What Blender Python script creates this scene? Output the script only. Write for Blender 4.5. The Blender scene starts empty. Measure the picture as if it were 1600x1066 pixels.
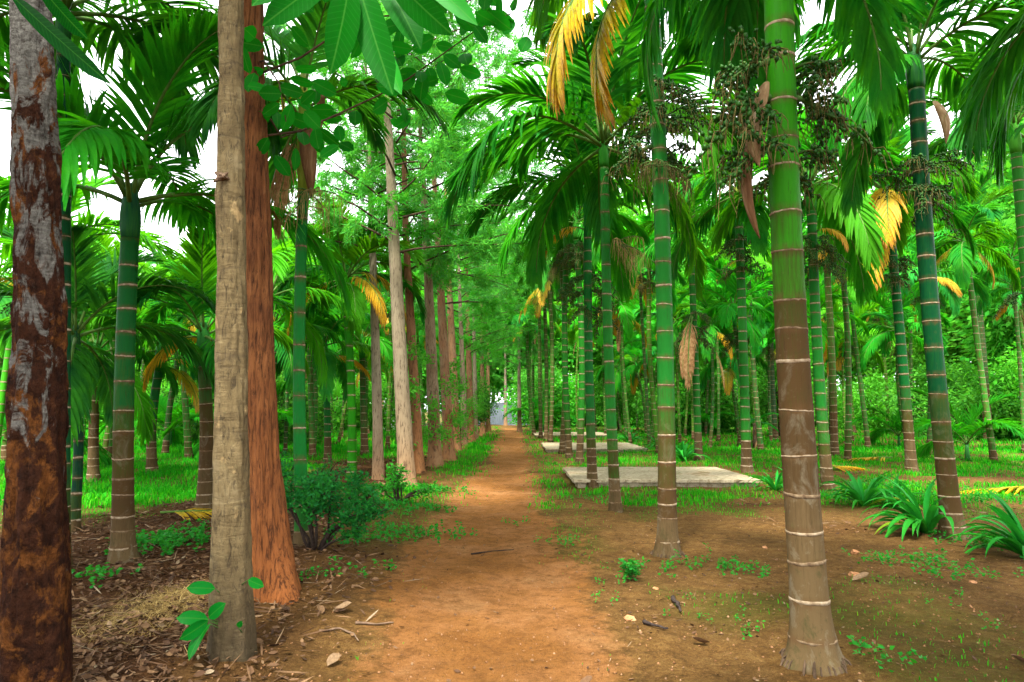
import bpy, math, random
import numpy as np
from mathutils import Vector, Matrix, Euler

random.seed(7)
rng = np.random.default_rng(7)
S = bpy.context.scene
COL = S.collection
R = math.radians

# ------------------------------------------------------------------ camera
CAM_H = 1.40
PITCH = R(5.7)
cam_d = bpy.data.cameras.new('camera')
cam_d.lens = 24.0
cam_d.sensor_width = 36.0
cam_d.clip_start = 0.05
cam_d.clip_end = 2000
cam = bpy.data.objects.new('camera', cam_d)
COL.objects.link(cam)
cam.location = (0, 0, CAM_H)
cam.rotation_euler = (R(90) + PITCH, 0, 0)
S.camera = cam

# ------------------------------------------------------------------ world: bright overcast sky
SUN_EL, SUN_AZ = R(62), R(200)
world = bpy.data.worlds.new('World')
S.world = world
world.use_nodes = True
wn = world.node_tree
wn.nodes.clear()
sky = wn.nodes.new('ShaderNodeTexSky')
sky.sky_type = 'NISHITA'
sky.sun_disc = False
sky.sun_elevation = SUN_EL
sky.sun_rotation = SUN_AZ
sky.dust_density = 6.0
sky.air_density = 1.0
hs = wn.nodes.new('ShaderNodeHueSaturation')
hs.inputs['Saturation'].default_value = 0.12
mixc = wn.nodes.new('ShaderNodeMix')
mixc.data_type = 'RGBA'
mixc.inputs[0].default_value = 0.62
mixc.inputs[7].default_value = (8.4, 8.2, 8.8, 1)
bg = wn.nodes.new('ShaderNodeBackground')
bg.inputs['Strength'].default_value = 0.066
wo = wn.nodes.new('ShaderNodeOutputWorld')
wn.links.new(sky.outputs[0], hs.inputs['Color'])
wn.links.new(hs.outputs[0], mixc.inputs[6])
wn.links.new(mixc.outputs[2], bg.inputs[0])
wn.links.new(bg.outputs[0], wo.inputs[0])

sun_d = bpy.data.lights.new('sun', 'SUN')
sun_d.energy = 1.5
sun_d.angle = R(10)
sun_d.color = (1.0, 0.96, 0.88)
sun = bpy.data.objects.new('sun', sun_d)
COL.objects.link(sun)
sdir = Vector((math.sin(SUN_AZ) * math.cos(SUN_EL), math.cos(SUN_AZ) * math.cos(SUN_EL), math.sin(SUN_EL)))
sun.rotation_euler = sdir.to_track_quat('Z', 'Y').to_euler()

S.view_settings.view_transform = 'Standard'
S.view_settings.look = 'None'
S.view_settings.exposure = 3.35
S.view_settings.gamma = 1.0
S.view_settings.use_curve_mapping = False
S.render.engine = 'CYCLES'
cy = S.cycles
cy.max_bounces = 6
cy.diffuse_bounces = 4
cy.glossy_bounces = 2
cy.transmission_bounces = 3
cy.transparent_max_bounces = 4
cy.caustics_reflective = False
cy.caustics_refractive = False
cy.use_denoising = True
cy.sample_clamp_indirect = 6

# ------------------------------------------------------------------ helpers
FPX = 1600 * 24.0 / 36.0


def ray(px, py):
    u, v = (px - 800) / FPX, (533 - py) / FPX
    c, s = math.cos(PITCH), math.sin(PITCH)
    return u, c - v * s, s + v * c


def at(px, py, Y):
    """world point that the photograph shows at a pixel, Y metres ahead"""
    x, y, z = ray(px, py)
    k = Y / y
    return Vector((x * k, Y, CAM_H + z * k))


def gp(px, py):
    x, y, z = ray(px, py)
    k = -CAM_H / z
    return x * k, y * k


_P = rng.permutation(512).astype(np.int64) % 256
_P = np.concatenate([_P, _P])
_G = rng.normal(size=(256, 3))
_G /= np.linalg.norm(_G, axis=1)[:, None]


def pn(x, y, z=0.0):
    x, y, z = np.broadcast_arrays(np.asarray(x, float), np.asarray(y, float), np.asarray(z, float))
    xi, yi, zi = np.floor(x).astype(np.int64), np.floor(y).astype(np.int64), np.floor(z).astype(np.int64)
    xf, yf, zf = x - xi, y - yi, z - zi
    u, v, w = [t * t * t * (t * (t * 6 - 15) + 10) for t in (xf, yf, zf)]
    out = 0
    for dx in (0, 1):
        for dy in (0, 1):
            for dz in (0, 1):
                h = _P[(_P[(_P[(xi + dx) & 255] + yi + dy) & 255] + zi + dz) & 255]
                g = _G[h]
                d = g[..., 0] * (xf - dx) + g[..., 1] * (yf - dy) + g[..., 2] * (zf - dz)
                out = out + d * (u if dx else 1 - u) * (v if dy else 1 - v) * (w if dz else 1 - w)
    return out * 1.5


def fbm(x, y, z=0.0, o=4, lac=2.1, gain=0.5):
    a, s, f = 1.0, 0.0, 1.0
    for i in range(o):
        s = s + a * pn(np.asarray(x) * f + 17.3 * i, np.asarray(y) * f - 9.1 * i, np.asarray(z) * f + 3.7 * i)
        a *= gain
        f *= lac
    return s


def sstep(a, b, x):
    t = np.clip((np.asarray(x, float) - a) / (b - a), 0, 1)
    return t * t * (3 - 2 * t)


class MB:
    def __init__(self):
        self.v, self.f, self.m, self.n = [], [], [], 0
        self.attr = {}

    def add(self, verts, faces, mat=0, **attrs):
        verts = np.asarray(verts, float).reshape(-1, 3)
        self.v.append(verts)
        k = len(verts)
        for a in set(list(self.attr) + list(attrs)):
            if a not in self.attr:
                self.attr[a] = [np.zeros(self.n)] if self.n else []
            val = attrs.get(a, 0.0)
            self.attr[a].append(np.broadcast_to(np.asarray(val, float), (k,)).copy())
        for f in faces:
            self.f.append(tuple(int(i) + self.n for i in f))
            self.m.append(mat)
        self.n += k

    def mesh(self, name, mats, smooth=True):
        me = bpy.data.meshes.new(name)
        me.from_pydata(np.concatenate(self.v).tolist() if self.v else [], [], self.f)
        for m in mats:
            me.materials.append(m)
        if len(mats) > 1:
            me.polygons.foreach_set('material_index', self.m)
        if smooth:
            me.polygons.foreach_set('use_smooth', [True] * len(self.f))
        for a, arrs in self.attr.items():
            at_ = me.attributes.new(a, 'FLOAT', 'POINT')
            at_.data.foreach_set('value', np.concatenate(arrs).astype(np.float32))
        me.update()
        return me


def bigmesh(name, V, F, mat, attrs=None, smooth=False):
    """fast quad or tri mesh from numpy arrays"""
    V = np.asarray(V, np.float32).reshape(-1, 3)
    F = np.asarray(F, np.int32)
    k = F.shape[1]
    me = bpy.data.meshes.new(name)
    me.vertices.add(len(V))
    me.vertices.foreach_set('co', V.ravel())
    me.loops.add(F.size)
    me.loops.foreach_set('vertex_index', F.ravel())
    me.polygons.add(len(F))
    me.polygons.foreach_set('loop_start', np.arange(0, F.size, k, dtype=np.int32))
    me.polygons.foreach_set('loop_total', np.full(len(F), k, np.int32))
    if smooth:
        me.polygons.foreach_set('use_smooth', np.ones(len(F), bool))
    for a, val in (attrs or {}).items():
        at_ = me.attributes.new(a, 'FLOAT', 'POINT')
        at_.data.foreach_set('value', np.asarray(val, np.float32).ravel())
    me.materials.append(mat)
    me.update(calc_edges=True)
    return me


def tube(path, radii, n=10, cap=True, wob=None):
    """rings along a path -> verts, faces ; wob(theta, i)-> radius factor"""
    P = np.asarray(path, float)
    k = len(P)
    T = np.gradient(P, axis=0)
    T /= np.linalg.norm(T, axis=1)[:, None] + 1e-9
    ref = np.array([1.0, 0, 0]) if abs(T[0][0]) < 0.9 else np.array([0, 1.0, 0])
    V = []
    th = np.linspace(0, 2 * math.pi, n, endpoint=False)
    U = ref
    for i in range(k):
        U = U - T[i] * np.dot(U, T[i])
        U /= np.linalg.norm(U) + 1e-9
        W = np.cross(T[i], U)
        r = radii[i] * (wob(th, i) if wob else 1.0)
        V.append(P[i] + (np.cos(th) * r)[:, None] * U + (np.sin(th) * r)[:, None] * W)
    V = np.concatenate(V)
    F = []
    for i in range(k - 1):
        a, b = i * n, (i + 1) * n
        for j in range(n):
            j2 = (j + 1) % n
            F.append((a + j, a + j2, b + j2, b + j))
    if cap:
        F.append(tuple(range((k - 1) * n, k * n)))
        F.append(tuple(reversed(range(n))))
    return V, F


def ob(name, me, parent=None, loc=(0, 0, 0), rot=None, color=None, scale=None):
    o = bpy.data.objects.new(name, me)
    COL.objects.link(o)
    if parent is not None:
        o.parent = parent
    o.location = loc
    if rot is not None:
        o.rotation_euler = rot
    if scale is not None:
        o.scale = (scale,) * 3 if np.isscalar(scale) else scale
    if color is not None:
        o.color = (*color, 1.0)
    return o


def tag(o, label=None, cat=None, group=None, kind=None):
    if label:
        o['label'] = label
    if cat:
        o['category'] = cat
    if group:
        o['group'] = group
    if kind:
        o['kind'] = kind
    return o


def empty(name, loc, label, cat, group=None):
    o = ob(name, None, None, loc)
    o.empty_display_size = 0.2
    return tag(o, label, cat, group)


# ------------------------------------------------------------------ materials
class N:
    def __init__(self, name):
        self.m = bpy.data.materials.new(name)
        self.m.use_nodes = True
        self.t = self.m.node_tree
        self.t.nodes.clear()
        self.out = self.t.nodes.new('ShaderNodeOutputMaterial')

    def n(self, typ, **kw):
        nd = self.t.nodes.new('ShaderNode' + typ)
        for k, v in kw.items():
            if hasattr(nd, k):
                setattr(nd, k, v)
        return nd

    def l(self, a, b):
        self.t.links.new(a, b)

    def val(self, x):
        v = self.n('Value')
        v.outputs[0].default_value = x
        return v.outputs[0]

    def set(self, sock, x):
        if hasattr(x, 'node'):
            self.l(x, sock)
        elif isinstance(x, (tuple, list)):
            sock.default_value = (*x, 1.0) if len(x) == 3 and sock.type == 'RGBA' else x
        else:
            sock.default_value = x

    def math(self, op, a, b=0.0, clamp=False):
        nd = self.n('Math', operation=op, use_clamp=clamp)
        self.set(nd.inputs[0], a)
        self.set(nd.inputs[1], b)
        return nd.outputs[0]

    def mix(self, f, a, b, mode='MIX'):
        nd = self.n('Mix', data_type='RGBA', blend_type=mode)
        self.set(nd.inputs[0], f)
        self.set(nd.inputs[6], a)
        self.set(nd.inputs[7], b)
        return nd.outputs[2]

    def attr(self, name):
        return self.n('Attribute', attribute_name=name).outputs['Fac']

    def objcol(self):
        return self.n('ObjectInfo').outputs['Color']

    def rnd(self):
        return self.n('ObjectInfo').outputs['Random']

    def coord(self, scale=(1, 1, 1), which='Object'):
        tc = self.n('TexCoord').outputs[which]
        mp = self.n('Mapping')
        mp.inputs['Scale'].default_value = scale
        self.l(tc, mp.inputs['Vector'])
        return mp.outputs[0]

    def noise(self, vec, scale=5, detail=5, rough=0.6, dist=0.0):
        nd = self.n('TexNoise')
        self.l(vec, nd.inputs['Vector'])
        nd.inputs['Scale'].default_value = scale
        nd.inputs['Detail'].default_value = detail
        nd.inputs['Roughness'].default_value = rough
        nd.inputs['Distortion'].default_value = dist
        return nd.outputs[0]

    def voro(self, vec, scale=5, feature='F1', out='Distance'):
        nd = self.n('TexVoronoi', feature=feature)
        self.l(vec, nd.inputs['Vector'])
        nd.inputs['Scale'].default_value = scale
        return nd.outputs[out]

    def ramp(self, f, stops, interp='LINEAR'):
        nd = self.n('ValToRGB')
        nd.color_ramp.interpolation = interp
        el = nd.color_ramp.elements
        while len(el) < len(stops):
            el.new(0.5)
        for e, (p, c) in zip(el, stops):
            e.position = p
            e.color = (*c, 1) if isinstance(c, tuple) else (c, c, c, 1)
        self.l(f, nd.inputs[0])
        return nd.outputs[0]

    def bump(self, h, strength=0.5, dist=0.02, prev=None):
        nd = self.n('Bump')
        nd.inputs['Strength'].default_value = strength
        nd.inputs['Distance'].default_value = dist
        self.l(h, nd.inputs['Height'])
        if prev is not None:
            self.l(prev, nd.inputs['Normal'])
        return nd.outputs[0]

    def bsdf(self, col, rough=0.7, spec=0.3, normal=None, metal=0.0, gain=0.72):
        b = self.n('BsdfPrincipled')
        if gain != 1.0:
            col = self.mix(1.0, col, (gain, gain, gain), 'MULTIPLY')
        self.set(b.inputs['Base Color'], col)
        self.set(b.inputs['Roughness'], rough)
        b.inputs['Specular IOR Level'].default_value = spec
        b.inputs['Metallic'].default_value = metal
        if normal is not None:
            self.l(normal, b.inputs['Normal'])
        return b.outputs[0]

    def done(self, sh):
        self.l(sh, self.out.inputs[0])
        return self.m

    def leafy(self, col, trans=0.35, rough=0.45, spec=0.25, warm=(1.25, 1.15, 0.6)):
        a = self.bsdf(col, rough, spec, gain=1.0)
        t = self.n('BsdfTranslucent')
        self.l(self.mix(1.0, col, warm, 'MULTIPLY'), t.inputs[0])
        m = self.n('MixShader')
        m.inputs[0].default_value = trans
        self.l(a, m.inputs[1])
        self.l(t.outputs[0], m.inputs[2])
        return self.done(m.outputs[0])


def mat_frond():
    k = N('frond_leaf')
    v = k.noise(k.coord(), 3.0, 3)
    c = k.mix(k.ramp(v, [(0.3, 0.0), (0.75, 0.7)]), k.objcol(), (0.050, 0.29, 0.007))
    st = k.noise(k.coord((1, 1, 1)), 40, 2)
    c = k.mix(k.ramp(st, [(0.35, 0.0), (0.9, 0.35)]), c, (0.004, 0.09, 0.012))
    return k.leafy(c, 0.45, 0.5, 0.035, (1.9, 1.35, 0.4))


def mat_yellow():
    k = N('frond_yellowing')
    t = k.attr('t')
    v = k.noise(k.coord(), 6, 4)
    f = k.math('ADD', t, k.math('MULTIPLY', k.math('SUBTRACT', v, 0.5), 0.5))
    c = k.ramp(f, [(0.05, (0.10, 0.28, 0.012)), (0.35, (0.36, 0.36, 0.012)), (0.62, (0.54, 0.37, 0.014)), (0.85, (0.46, 0.24, 0.015)), (1.0, (0.22, 0.09, 0.02))])
    c = k.mix(k.ramp(k.noise(k.coord(), 22, 5, 0.7), [(0.36, 0.65), (0.5, 0.0)]), c, (0.17, 0.075, 0.02))
    return k.leafy(c, 0.35, 0.5, 0.25, (1.2, 1.0, 0.7))


def mat_orange():
    k = N('frond_dry_orange')
    t = k.attr('t')
    v = k.noise(k.coord(), 6, 4)
    f = k.math('ADD', t, k.math('MULTIPLY', k.math('SUBTRACT', v, 0.5), 0.6))
    c = k.ramp(f, [(0.0, (0.30, 0.34, 0.02)), (0.3, (0.52, 0.37, 0.015)), (0.7, (0.54, 0.30, 0.012)), (1.0, (0.28, 0.10, 0.02))])
    c = k.mix(k.ramp(k.noise(k.coord(), 22, 5, 0.7), [(0.36, 0.65), (0.5, 0.0)]), c, (0.19, 0.08, 0.02))
    return k.leafy(c, 0.35, 0.55, 0.2, (1.2, 1.0, 0.7))


def mat_dead():
    k = N('frond_dead')
    v = k.noise(k.coord((1, 1, 1)), 14, 4)
    c = k.ramp(v, [(0.25, (0.13, 0.06, 0.025)), (0.5, (0.33, 0.18, 0.075)), (0.75, (0.50, 0.33, 0.16))])
    return k.leafy(c, 0.18, 0.8, 0.1, (1.1, 0.95, 0.8))


def mat_palmtrunk():
    k = N('palm_trunk')
    age = k.attr('age')
    big = k.noise(k.coord((1, 1, 0.6)), 5, 4)
    streak = k.noise(k.coord((26, 26, 1.6)), 3.0, 4, 0.65)
    f = k.math('ADD', age, k.math('MULTIPLY', k.math('SUBTRACT', streak, 0.5), 0.42))
    f = k.math('ADD', f, k.math('MULTIPLY', k.math('SUBTRACT', big, 0.5), 0.30), True)
    aged = k.ramp(f, [(0.0, (0.045, 0.10, 0.008)), (0.40, (0.05, 0.062, 0.010)), (0.58, (0.075, 0.042, 0.014)), (0.74, (0.070, 0.042, 0.016)), (0.95, (0.120, 0.080, 0.034))])
    g = k.mix(k.ramp(streak, [(0.35, 0.0), (0.8, 0.45)]), k.objcol(), (0.012, 0.12, 0.010))
    c = k.mix(k.ramp(f, [(0.16, 0.0), (0.42, 1.0)]), g, aged)
    ed = k.attr('edge')
    stain = k.noise(k.coord((3, 3, 1.2)), 6, 6, 0.7)
    c = k.mix(k.math('MULTIPLY', ed, k.ramp(stain, [(0.40, 0.1), (0.62, 0.85)])), c, (0.10, 0.052, 0.020))
    c = k.mix(k.ramp(stain, [(0.60, 0.0), (0.74, 0.30)]), c, (0.09, 0.12, 0.035))
    crk = k.noise(k.coord((34, 34, 2.4)), 2.2, 5, 0.75, 0.6)
    c = k.mix(k.ramp(crk, [(0.33, 0.55), (0.42, 0.0)]), c, (0.022, 0.020, 0.008))
    lich = k.noise(k.coord(), 22, 5, 0.7)
    c = k.mix(k.math('MULTIPLY', k.ramp(lich, [(0.62, 0.0), (0.76, 0.5)]), age), c, (0.24, 0.20, 0.13))
    bl = k.noise(k.coord((1, 1, 0.7)), 7, 7, 0.7, 0.5)
    c = k.mix(k.math('MULTIPLY', k.ramp(bl, [(0.54, 0.0), (0.64, 0.55)]), age), c, (0.21, 0.185, 0.12))
    c = k.mix(k.math('MULTIPLY', k.ramp(bl, [(0.34, 0.6), (0.44, 0.0)]), age), c, (0.035, 0.045, 0.012))
    fine = k.noise(k.coord((60, 60, 5)), 3, 3)
    nb = k.bump(fine, 0.35, 0.006)
    return k.done(k.bsdf(c, k.ramp(f, [(0.1, 0.45), (0.5, 0.8)]), 0.05, nb))


def mat_simple(name, stops, scale=8, rough=0.8, stretch=(1, 1, 1), bump=0.4, bd=0.01, spec=0.08, detail=5):
    k = N(name)
    v = k.noise(k.coord(stretch), scale, detail, 0.65)
    c = k.ramp(v, stops)
    return k.done(k.bsdf(c, rough, spec, k.bump(v, bump, bd)))


def mat_crownshaft():
    k = N('crownshaft')
    v = k.noise(k.coord((14, 14, 1.0)), 3, 4)
    c = k.mix(k.ramp(v, [(0.35, 0.0), (0.75, 0.55)]), k.objcol(), (0.05, 0.24, 0.015))
    return k.done(k.bsdf(c, 0.45, 0.06, k.bump(v, 0.2, 0.005)))


def mat_leaf(name, trans=0.4, rough=0.45, var=(0.03, 0.24, 0.010), veins=False):
    """broad leaf: colour from the object, per-leaf variation from the attribute v"""
    k = N(name)
    c = k.mix(k.ramp(k.attr('v'), [(0.0, 0.0), (1.0, 1.0)]), k.objcol(), var)
    b = k.noise(k.coord(), 30, 3)
    c = k.mix(k.ramp(b, [(0.3, 0.25), (0.6, 0.0)]), c, (0.015, 0.08, 0.012))
    sep = k.n('SeparateXYZ')
    k.l(k.coord(), sep.inputs[0])
    ay = k.math('ABSOLUTE', sep.outputs[1])
    if veins:
        w = k.math('SINE', k.math('MULTIPLY', k.math('SUBTRACT', sep.outputs[0], k.math('MULTIPLY', ay, 0.8)), 330.0))
        c = k.mix(k.ramp(w, [(0.80, 0.0), (1.0, 0.22)]), c, (0.02, 0.20, 0.02))
        c = k.mix(k.ramp(ay, [(0.0010, 0.5), (0.0022, 0.0)]), c, (0.06, 0.24, 0.03))
    return k.leafy(c, trans, rough, 0.05)


def mat_grass():
    k = N('grass_blades')
    c = k.ramp(k.attr('v'), [(0.0, (0.008, 0.17, 0.004)), (0.45, (0.022, 0.33, 0.006)), (0.8, (0.085, 0.40, 0.008)), (0.93, (0.22, 0.30, 0.02)), (1.0, (0.30, 0.20, 0.06))])
    return k.leafy(c, 0.45, 0.6, 0.06)


def mat_litter():
    k = N('leaf_litter')
    c = k.ramp(k.attr('v'), [(0.0, (0.030, 0.018, 0.010)), (0.3, (0.095, 0.048, 0.022)), (0.55, (0.17, 0.092, 0.042)), (0.8, (0.24, 0.14, 0.065)), (1.0, (0.36, 0.28, 0.17))])
    b = k.noise(k.coord(), 60, 3)
    c = k.mix(k.ramp(b, [(0.4, 0.4), (0.65, 0.0)]), c, (0.05, 0.025, 0.012))
    return k.done(k.bsdf(c, 0.85, 0.15))


def mat_ground():
    k = N('soil')
    pos = k.coord((1, 1, 1))
    path, green, lit = k.attr('path'), k.attr('green'), k.attr('litter')
    n1 = k.noise(pos, 1.3, 6, 0.6)
    n2 = k.noise(pos, 9, 6, 0.65)
    n3 = k.noise(pos, 60, 5, 0.7)
    n4 = k.noise(pos, 240, 3, 0.7)
    pc = k.ramp(n1, [(0.28, (0.33, 0.135, 0.036)), (0.42, (0.42, 0.185, 0.052)), (0.56, (0.50, 0.23, 0.085)), (0.72, (0.56, 0.30, 0.13))])
    pc = k.mix(k.ramp(n2, [(0.36, 0.7), (0.56, 0.0)]), pc, (0.24, 0.105, 0.032))
    sc = k.ramp(n2, [(0.28, (0.115, 0.066, 0.022)), (0.5, (0.29, 0.160, 0.050)), (0.72, (0.41, 0.25, 0.090))])
    sc = k.mix(k.ramp(n3, [(0.36, 0.6), (0.55, 0.0)]), sc, (0.07, 0.034, 0.014))
    sc = k.mix(k.ramp(n1, [(0.40, 0.4), (0.56, 0.0)]), sc, (0.085, 0.052, 0.020))
    lc = k.ramp(n3, [(0.25, (0.028, 0.013, 0.007)), (0.5, (0.105, 0.045, 0.019)), (0.75, (0.22, 0.115, 0.05))])
    sc = k.mix(lit, sc, lc)
    gm = k.math('MULTIPLY', green, k.ramp(n3, [(0.38, 0.25), (0.60, 1.0)]), True)
    sc = k.mix(gm, sc, (0.085, 0.135, 0.014))
    f = k.math('ADD', path, k.math('MULTIPLY', k.math('SUBTRACT', n2, 0.5), 1.3), True)
    f = k.ramp(f, [(0.25, 0.0), (0.75, 1.0)])
    c = k.mix(f, sc, pc)
    n5 = k.noise(pos, 28, 8, 0.78)
    c = k.mix(k.ramp(n5, [(0.34, 0.75), (0.47, 0.0)]), c, (0.12, 0.052, 0.018))
    c = k.mix(k.ramp(n5, [(0.56, 0.0), (0.70, 0.5)]), c, (0.66, 0.36, 0.15))
    crumb = k.voro(pos, 130)
    c = k.mix(k.math('MULTIPLY', k.ramp(crumb, [(0.16, 0.8), (0.24, 0.0)]), k.ramp(n2, [(0.45, 0.0), (0.60, 1.0)])), c, (0.09, 0.042, 0.016))
    grit = k.ramp(n4, [(0.40, 0.6), (0.50, 0.0)])
    c = k.mix(grit, c, (0.11, 0.05, 0.018))
    peb = k.voro(pos, 55)
    c = k.mix(k.ramp(peb, [(0.10, 0.30), (0.16, 0.0)]), c, (0.50, 0.32, 0.17))
    c = k.mix(1.0, c, (0.70, 0.68, 0.60), 'MULTIPLY')
    b1 = k.bump(k.math('ADD', n3, n5), 0.7, 0.02)
    b2 = k.bump(n4, 0.6, 0.006, b1)
    return k.done(k.bsdf(c, 0.92, 0.04, b2))


def bark_mottled():
    k = N('bark_mottled')
    p = k.coord((1, 1, 1))
    m = k.noise(k.coord((1, 1, 0.55)), 6.5, 8, 0.68, 0.8)
    m2 = k.noise(k.coord((1, 1, 0.7)), 7.0, 6, 0.65, 0.4)
    ver = k.attr('h')
    base = k.ramp(k.noise(p, 18, 5), [(0.3, (0.016, 0.007, 0.004)), (0.6, (0.06, 0.022, 0.010)), (0.8, (0.12, 0.046, 0.018))])
    orange = k.ramp(k.noise(p, 25, 4), [(0.3, (0.08, 0.028, 0.008)), (0.7, (0.22, 0.08, 0.018))])
    white = k.ramp(k.noise(k.coord((3, 3, 14)), 4, 5), [(0.3, (0.085, 0.080, 0.066)), (0.7, (0.27, 0.26, 0.22))])
    c = k.mix(k.ramp(m2, [(0.50, 0.0), (0.57, 1.0)]), base, orange)
    wmask = k.math('ADD', m, k.math('MULTIPLY', k.math('SUBTRACT', ver, 0.44), 0.30))
    c = k.mix(k.ramp(wmask, [(0.54, 0.0), (0.59, 1.0)]), c, white)
    fine = k.noise(k.coord((1, 1, 0.5)), 45, 5, 0.7)
    c = k.mix(k.ramp(fine, [(0.34, 0.6), (0.5, 0.0)]), c, (0.02, 0.01, 0.007))
    h = k.math('ADD', k.math('MULTIPLY', m2, -1.2), fine)
    return k.done(k.bsdf(c, 0.9, 0.05, k.bump(h, 1.0, 0.05)))


def bark_grey():
    k = N('bark_grey')
    crack = k.noise(k.coord((12, 12, 3.4)), 2.6, 8, 0.75, 1.2)
    horiz = k.noise(k.coord((1.6, 1.6, 9)), 2.2, 6, 0.7, 0.9)
    pat = k.noise(k.coord((1, 1, 0.8)), 7, 5)
    c = k.ramp(pat, [(0.3, (0.110, 0.078, 0.034)), (0.55, (0.21, 0.155, 0.070)), (0.75, (0.30, 0.235, 0.120))])
    c = k.mix(k.ramp(crack, [(0.36, 0.85), (0.50, 0.0)]), c, (0.045, 0.033, 0.018))
    c = k.mix(k.ramp(horiz, [(0.33, 0.55), (0.42, 0.0)]), c, (0.075, 0.055, 0.03))
    tan = k.noise(k.coord((1, 1, 0.7)), 9, 4)
    c = k.mix(k.ramp(tan, [(0.63, 0.0), (0.70, 0.8)]), c, (0.46, 0.32, 0.14))
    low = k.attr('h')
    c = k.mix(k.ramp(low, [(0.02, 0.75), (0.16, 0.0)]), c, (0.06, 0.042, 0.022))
    gl = k.noise(k.coord(), 60, 3)
    c = k.mix(k.ramp(gl, [(0.62, 0.0), (0.75, 0.35)]), c, (0.18, 0.20, 0.09))
    return k.done(k.bsdf(c, 0.88, 0.12, k.bump(k.math('ADD', crack, horiz), 0.9, 0.02)))


def bark_red():
    k = N('bark_red')
    crack = k.noise(k.coord((22, 22, 2.6)), 2.0, 6, 0.72, 0.7)
    pat = k.noise(k.coord((1, 1, 0.7)), 5, 5)
    c = k.ramp(pat, [(0.3, (0.12, 0.045, 0.017)), (0.5, (0.21, 0.078, 0.026)), (0.72, (0.31, 0.125, 0.04))])
    low = k.attr('h')
    c = k.mix(k.ramp(low, [(0.0, 0.75), (0.16, 0.35), (0.5, 0.0)]), c, (0.38, 0.125, 0.03))
    c = k.mix(k.ramp(crack, [(0.38, 0.85), (0.53, 0.0)]), c, (0.035, 0.014, 0.007))
    c = k.mix(k.ramp(crack, [(0.60, 0.0), (0.74, 0.4)]), c, (0.40, 0.22, 0.11))
    return k.done(k.bsdf(c, 0.9, 0.1, k.bump(crack, 1.0, 0.03)))


def bark_row():
    k = N('bark_row')
    crack = k.noise(k.coord((18, 18, 3)), 2.0, 6, 0.7, 0.4)
    pat = k.noise(k.coord((1, 1, 0.4)), 3, 5)
    warm = k.mix(k.math('MULTIPLY', k.ramp(pat, [(0.35, 0.0), (0.65, 1.0)]), k.rnd()), k.objcol(), (0.34, 0.26, 0.16))
    low = k.attr('h')
    c = k.mix(k.ramp(low, [(0.0, 0.6), (0.22, 0.22), (0.5, 0.0)]), warm, (0.36, 0.145, 0.04))
    c = k.mix(k.ramp(crack, [(0.36, 0.8), (0.5, 0.0)]), c, (0.05, 0.028, 0.015))
    return k.done(k.bsdf(c, 0.9, 0.1, k.bump(crack, 0.8, 0.02)))


def mat_concrete():
    k = N('concrete')
    p = k.coord()
    a, b, d = k.noise(p, 1.6, 6), k.noise(p, 14, 6, 0.7), k.noise(p, 90, 4, 0.7)
    c = k.ramp(a, [(0.3, (0.36, 0.30, 0.185)), (0.55, (0.50, 0.43, 0.28)), (0.75, (0.56, 0.50, 0.36))])
    c = k.mix(k.ramp(b, [(0.38, 0.8), (0.54, 0.0)]), c, (0.20, 0.145, 0.07))
    c = k.mix(k.ramp(d, [(0.38, 0.35), (0.5, 0.0)]), c, (0.12, 0.09, 0.05))
    c = k.mix(k.ramp(a, [(0.55, 0.0), (0.68, 0.65)]), c, (0.34, 0.19, 0.075))
    ms = k.noise(p, 3.2, 6, 0.7)
    c = k.mix(k.ramp(ms, [(0.56, 0.0), (0.66, 0.6)]), c, (0.10, 0.13, 0.035))
    return k.done(k.bsdf(c, 0.9, 0.1, k.bump(k.math('ADD', b, d), 0.5, 0.01)))


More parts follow.
